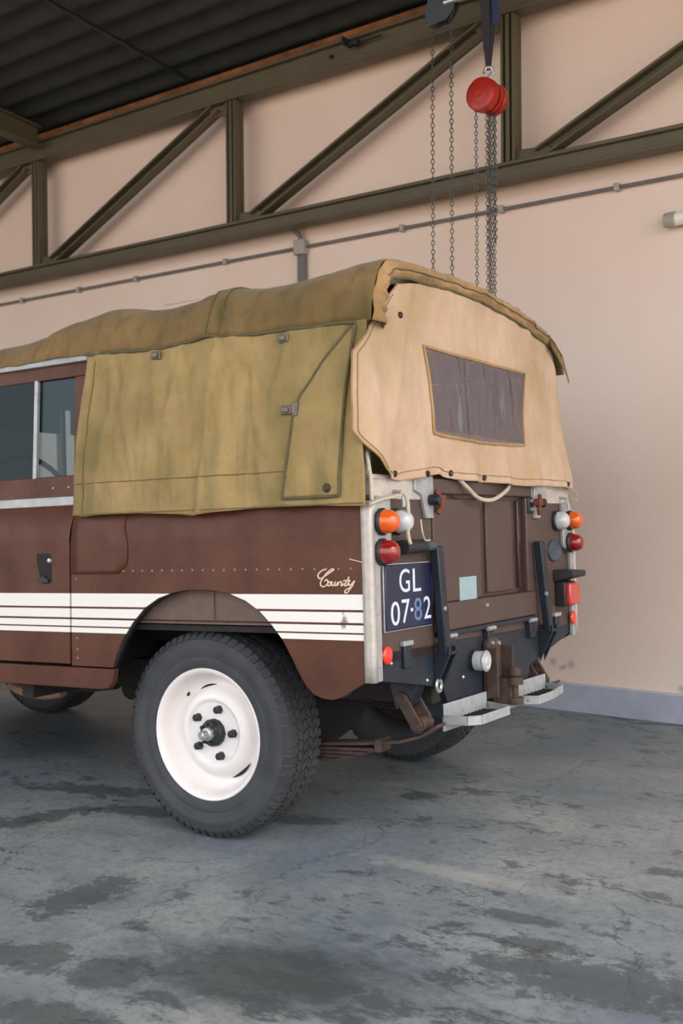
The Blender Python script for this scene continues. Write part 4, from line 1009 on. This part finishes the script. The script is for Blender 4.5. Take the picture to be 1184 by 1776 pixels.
def ccoons(u, v):
    f = lambda P, t: along([(a, 0, b) for a, b in P], t)
    L, R, B_, T_ = f(LE, v), f(RE, v), f(BE, u), f(TE, u)
    c00, c10, c01, c11 = f(LE, 0), f(RE, 0), f(LE, 1), f(RE, 1)
    p = L*(1-u) + R*u + B_*(1-v) + T_*v - (c00*(1-u)*(1-v) + c10*u*(1-v) + c01*(1-u)*v + c11*u*v)
    y, z = p.x, p.z; return Vector((cx(y, z), y, z))
WIN = [(.405, 1.325), (1.145, 1.325), (1.205, 1.608), (.378, 1.610)]    # y, z corners: lower near, lower far, upper far, upper near
def win_fn(u, v, off=.004):
    a = Vector((*WIN[0], 0)).lerp(Vector((*WIN[1], 0)), u); b = Vector((*WIN[3], 0)).lerp(Vector((*WIN[2], 0)), u); p = a.lerp(b, v)
    y, z = p.x + .016*math.sin(PI*v)*(1-2*u), p.y - .010*math.sin(PI*u)*(1-v)
    return Vector((cx(y, z) + off, y, z))
def inside(y, z):
    v = (z-1.325)/.284
    if v < .03 or v > .97: return False
    yl, yr = lerp(.405, .378, v) + .016*math.sin(PI*v), lerp(1.145, 1.205, v) - .016*math.sin(PI*v)
    return yl + .005 < y < yr - .005
cur = part('rear_curtain', MB().grid(ccoons, 150, 80, keep=lambda u, v: not inside(ccoons(u, v).y, ccoons(u, v).z)), 'canvas_curtain', 'pale tan canvas rear curtain', smooth=True, solid=.003, angle=80)
sub('curtain_window', MB().grid(lambda u, v: win_fn(u, v) + Vector((.006*(math.sin(u*23+2*v) + .6*math.sin(u*41+1))*math.sin(PI*v)*min(1, 6*u, 6*(1-u)), 0, 0)), 60, 24), 'clear_vinyl', cur, 'clouded clear vinyl window', smooth=True, angle=80)
ring = [win_fn(k/30, 0, .005) for k in range(30)] + [win_fn(1, k/16, .005) for k in range(16)] + [win_fn(1-k/30, 1, .005) for k in range(30)] + [win_fn(0, 1-k/16, .005) for k in range(17)]
sub('window_binding', MB().tube(ring, .0055, 6), 'canvas_hem', cur, smooth=True)
sub('edge_seam', MB().tube([ccoons(.014, k/60) + Vector((.003, -.0, 0)) for k in range(3, 56)], .002, 6), 'seam_pale', cur, smooth=True)
sub('edge_binding', MB().tube([ccoons(0, k/80) for k in range(81)] , .0035, 6), 'canvas_hem', cur, smooth=True)
sub('bottom_seam', MB().tube([ccoons(k/100, .045) + Vector((.003, 0, 0)) for k in range(2, 99)], .0015, 6), 'seam_pale', cur, smooth=True)
for y, z in ((.155, 1.183), (.53, 1.197), (.80, 1.190), (1.57, 1.185), (.235, 1.69), (.32, 1.187)):
    sub('eyelet', MB().lathe([(.004, .003), (.008, .006), (.0105, .003), (.011, 0), (.004, 0)], (cx(y, z)+.002, y, z), 'x', 14), 'black_metal', cur, smooth=True)
# cords
def cord(pts, r=.0055): return part('rope', MB().tube(smooth_path(pts, 8), r, 8), 'rope', smooth=True)
cord([(.70, .018, 1.245), (.715, .005, 1.20), (.72, .006, 1.16), (.722, .005, 1.10)], .006)
cord([(.722, -.006, 1.088), (.726, .06, 1.103), (.73, .13, 1.112), (.735, .16, 1.118)], .005)
cord([(.735, .155, 1.128), (.748, .17, 1.11), (.752, .172, 1.05), (.750, .168, 1.0), (.752, .178, .965)], .0065)
cord([(.76, .235, 1.04), (.762, .24, 1.0), (.755, .27, .975), (.75, .31, .975)], .003)
cord([(.715, .60, 1.180), (.728, .64, 1.150), (.735, .70, 1.118), (.737, .78, 1.108), (.735, .86, 1.118), (.728, .97, 1.150), (.715, 1.02, 1.178)], .0075)
cord([(.72, 1.60, 1.17), (.73, 1.66, 1.158), (.73, 1.69, 1.135), (.73, 1.67, 1.12), (.73, 1.62, 1.13)], .0022)
part('cord_cleat', MB().tube([(.705, .165, 1.13), (.735, .165, 1.125), (.74, .165, 1.10), (.74, .165, 1.08)], .006, 8), 'galvanised', smooth=True)
part('cord_cleat', MB().tube([(.705, 1.55, 1.13), (.735, 1.55, 1.125), (.74, 1.55, 1.10), (.74, 1.55, 1.08)], .006, 8), 'galvanised', smooth=True)
# hood bow legs in the rear corners
for y in (.075, BW-.075):
    part('hood_bow', MB().tube([(.66, y, 1.10), (.66, y+(.03 if y < 1 else -.03), 1.70)], .016, 10), 'galvanised_cream', smooth=True)
part('hood_bow', MB().tube(smooth_path([(.66, .105, 1.68), (.66, .18, 1.79), (.66, .5, 1.84), (.66, .85, 1.845), (.66, 1.2, 1.81), (.66, 1.5, 1.74), (.66, 1.57, 1.66)], 6), .014, 10), 'galvanised_cream', smooth=True)
bpy.context.view_layer.update()
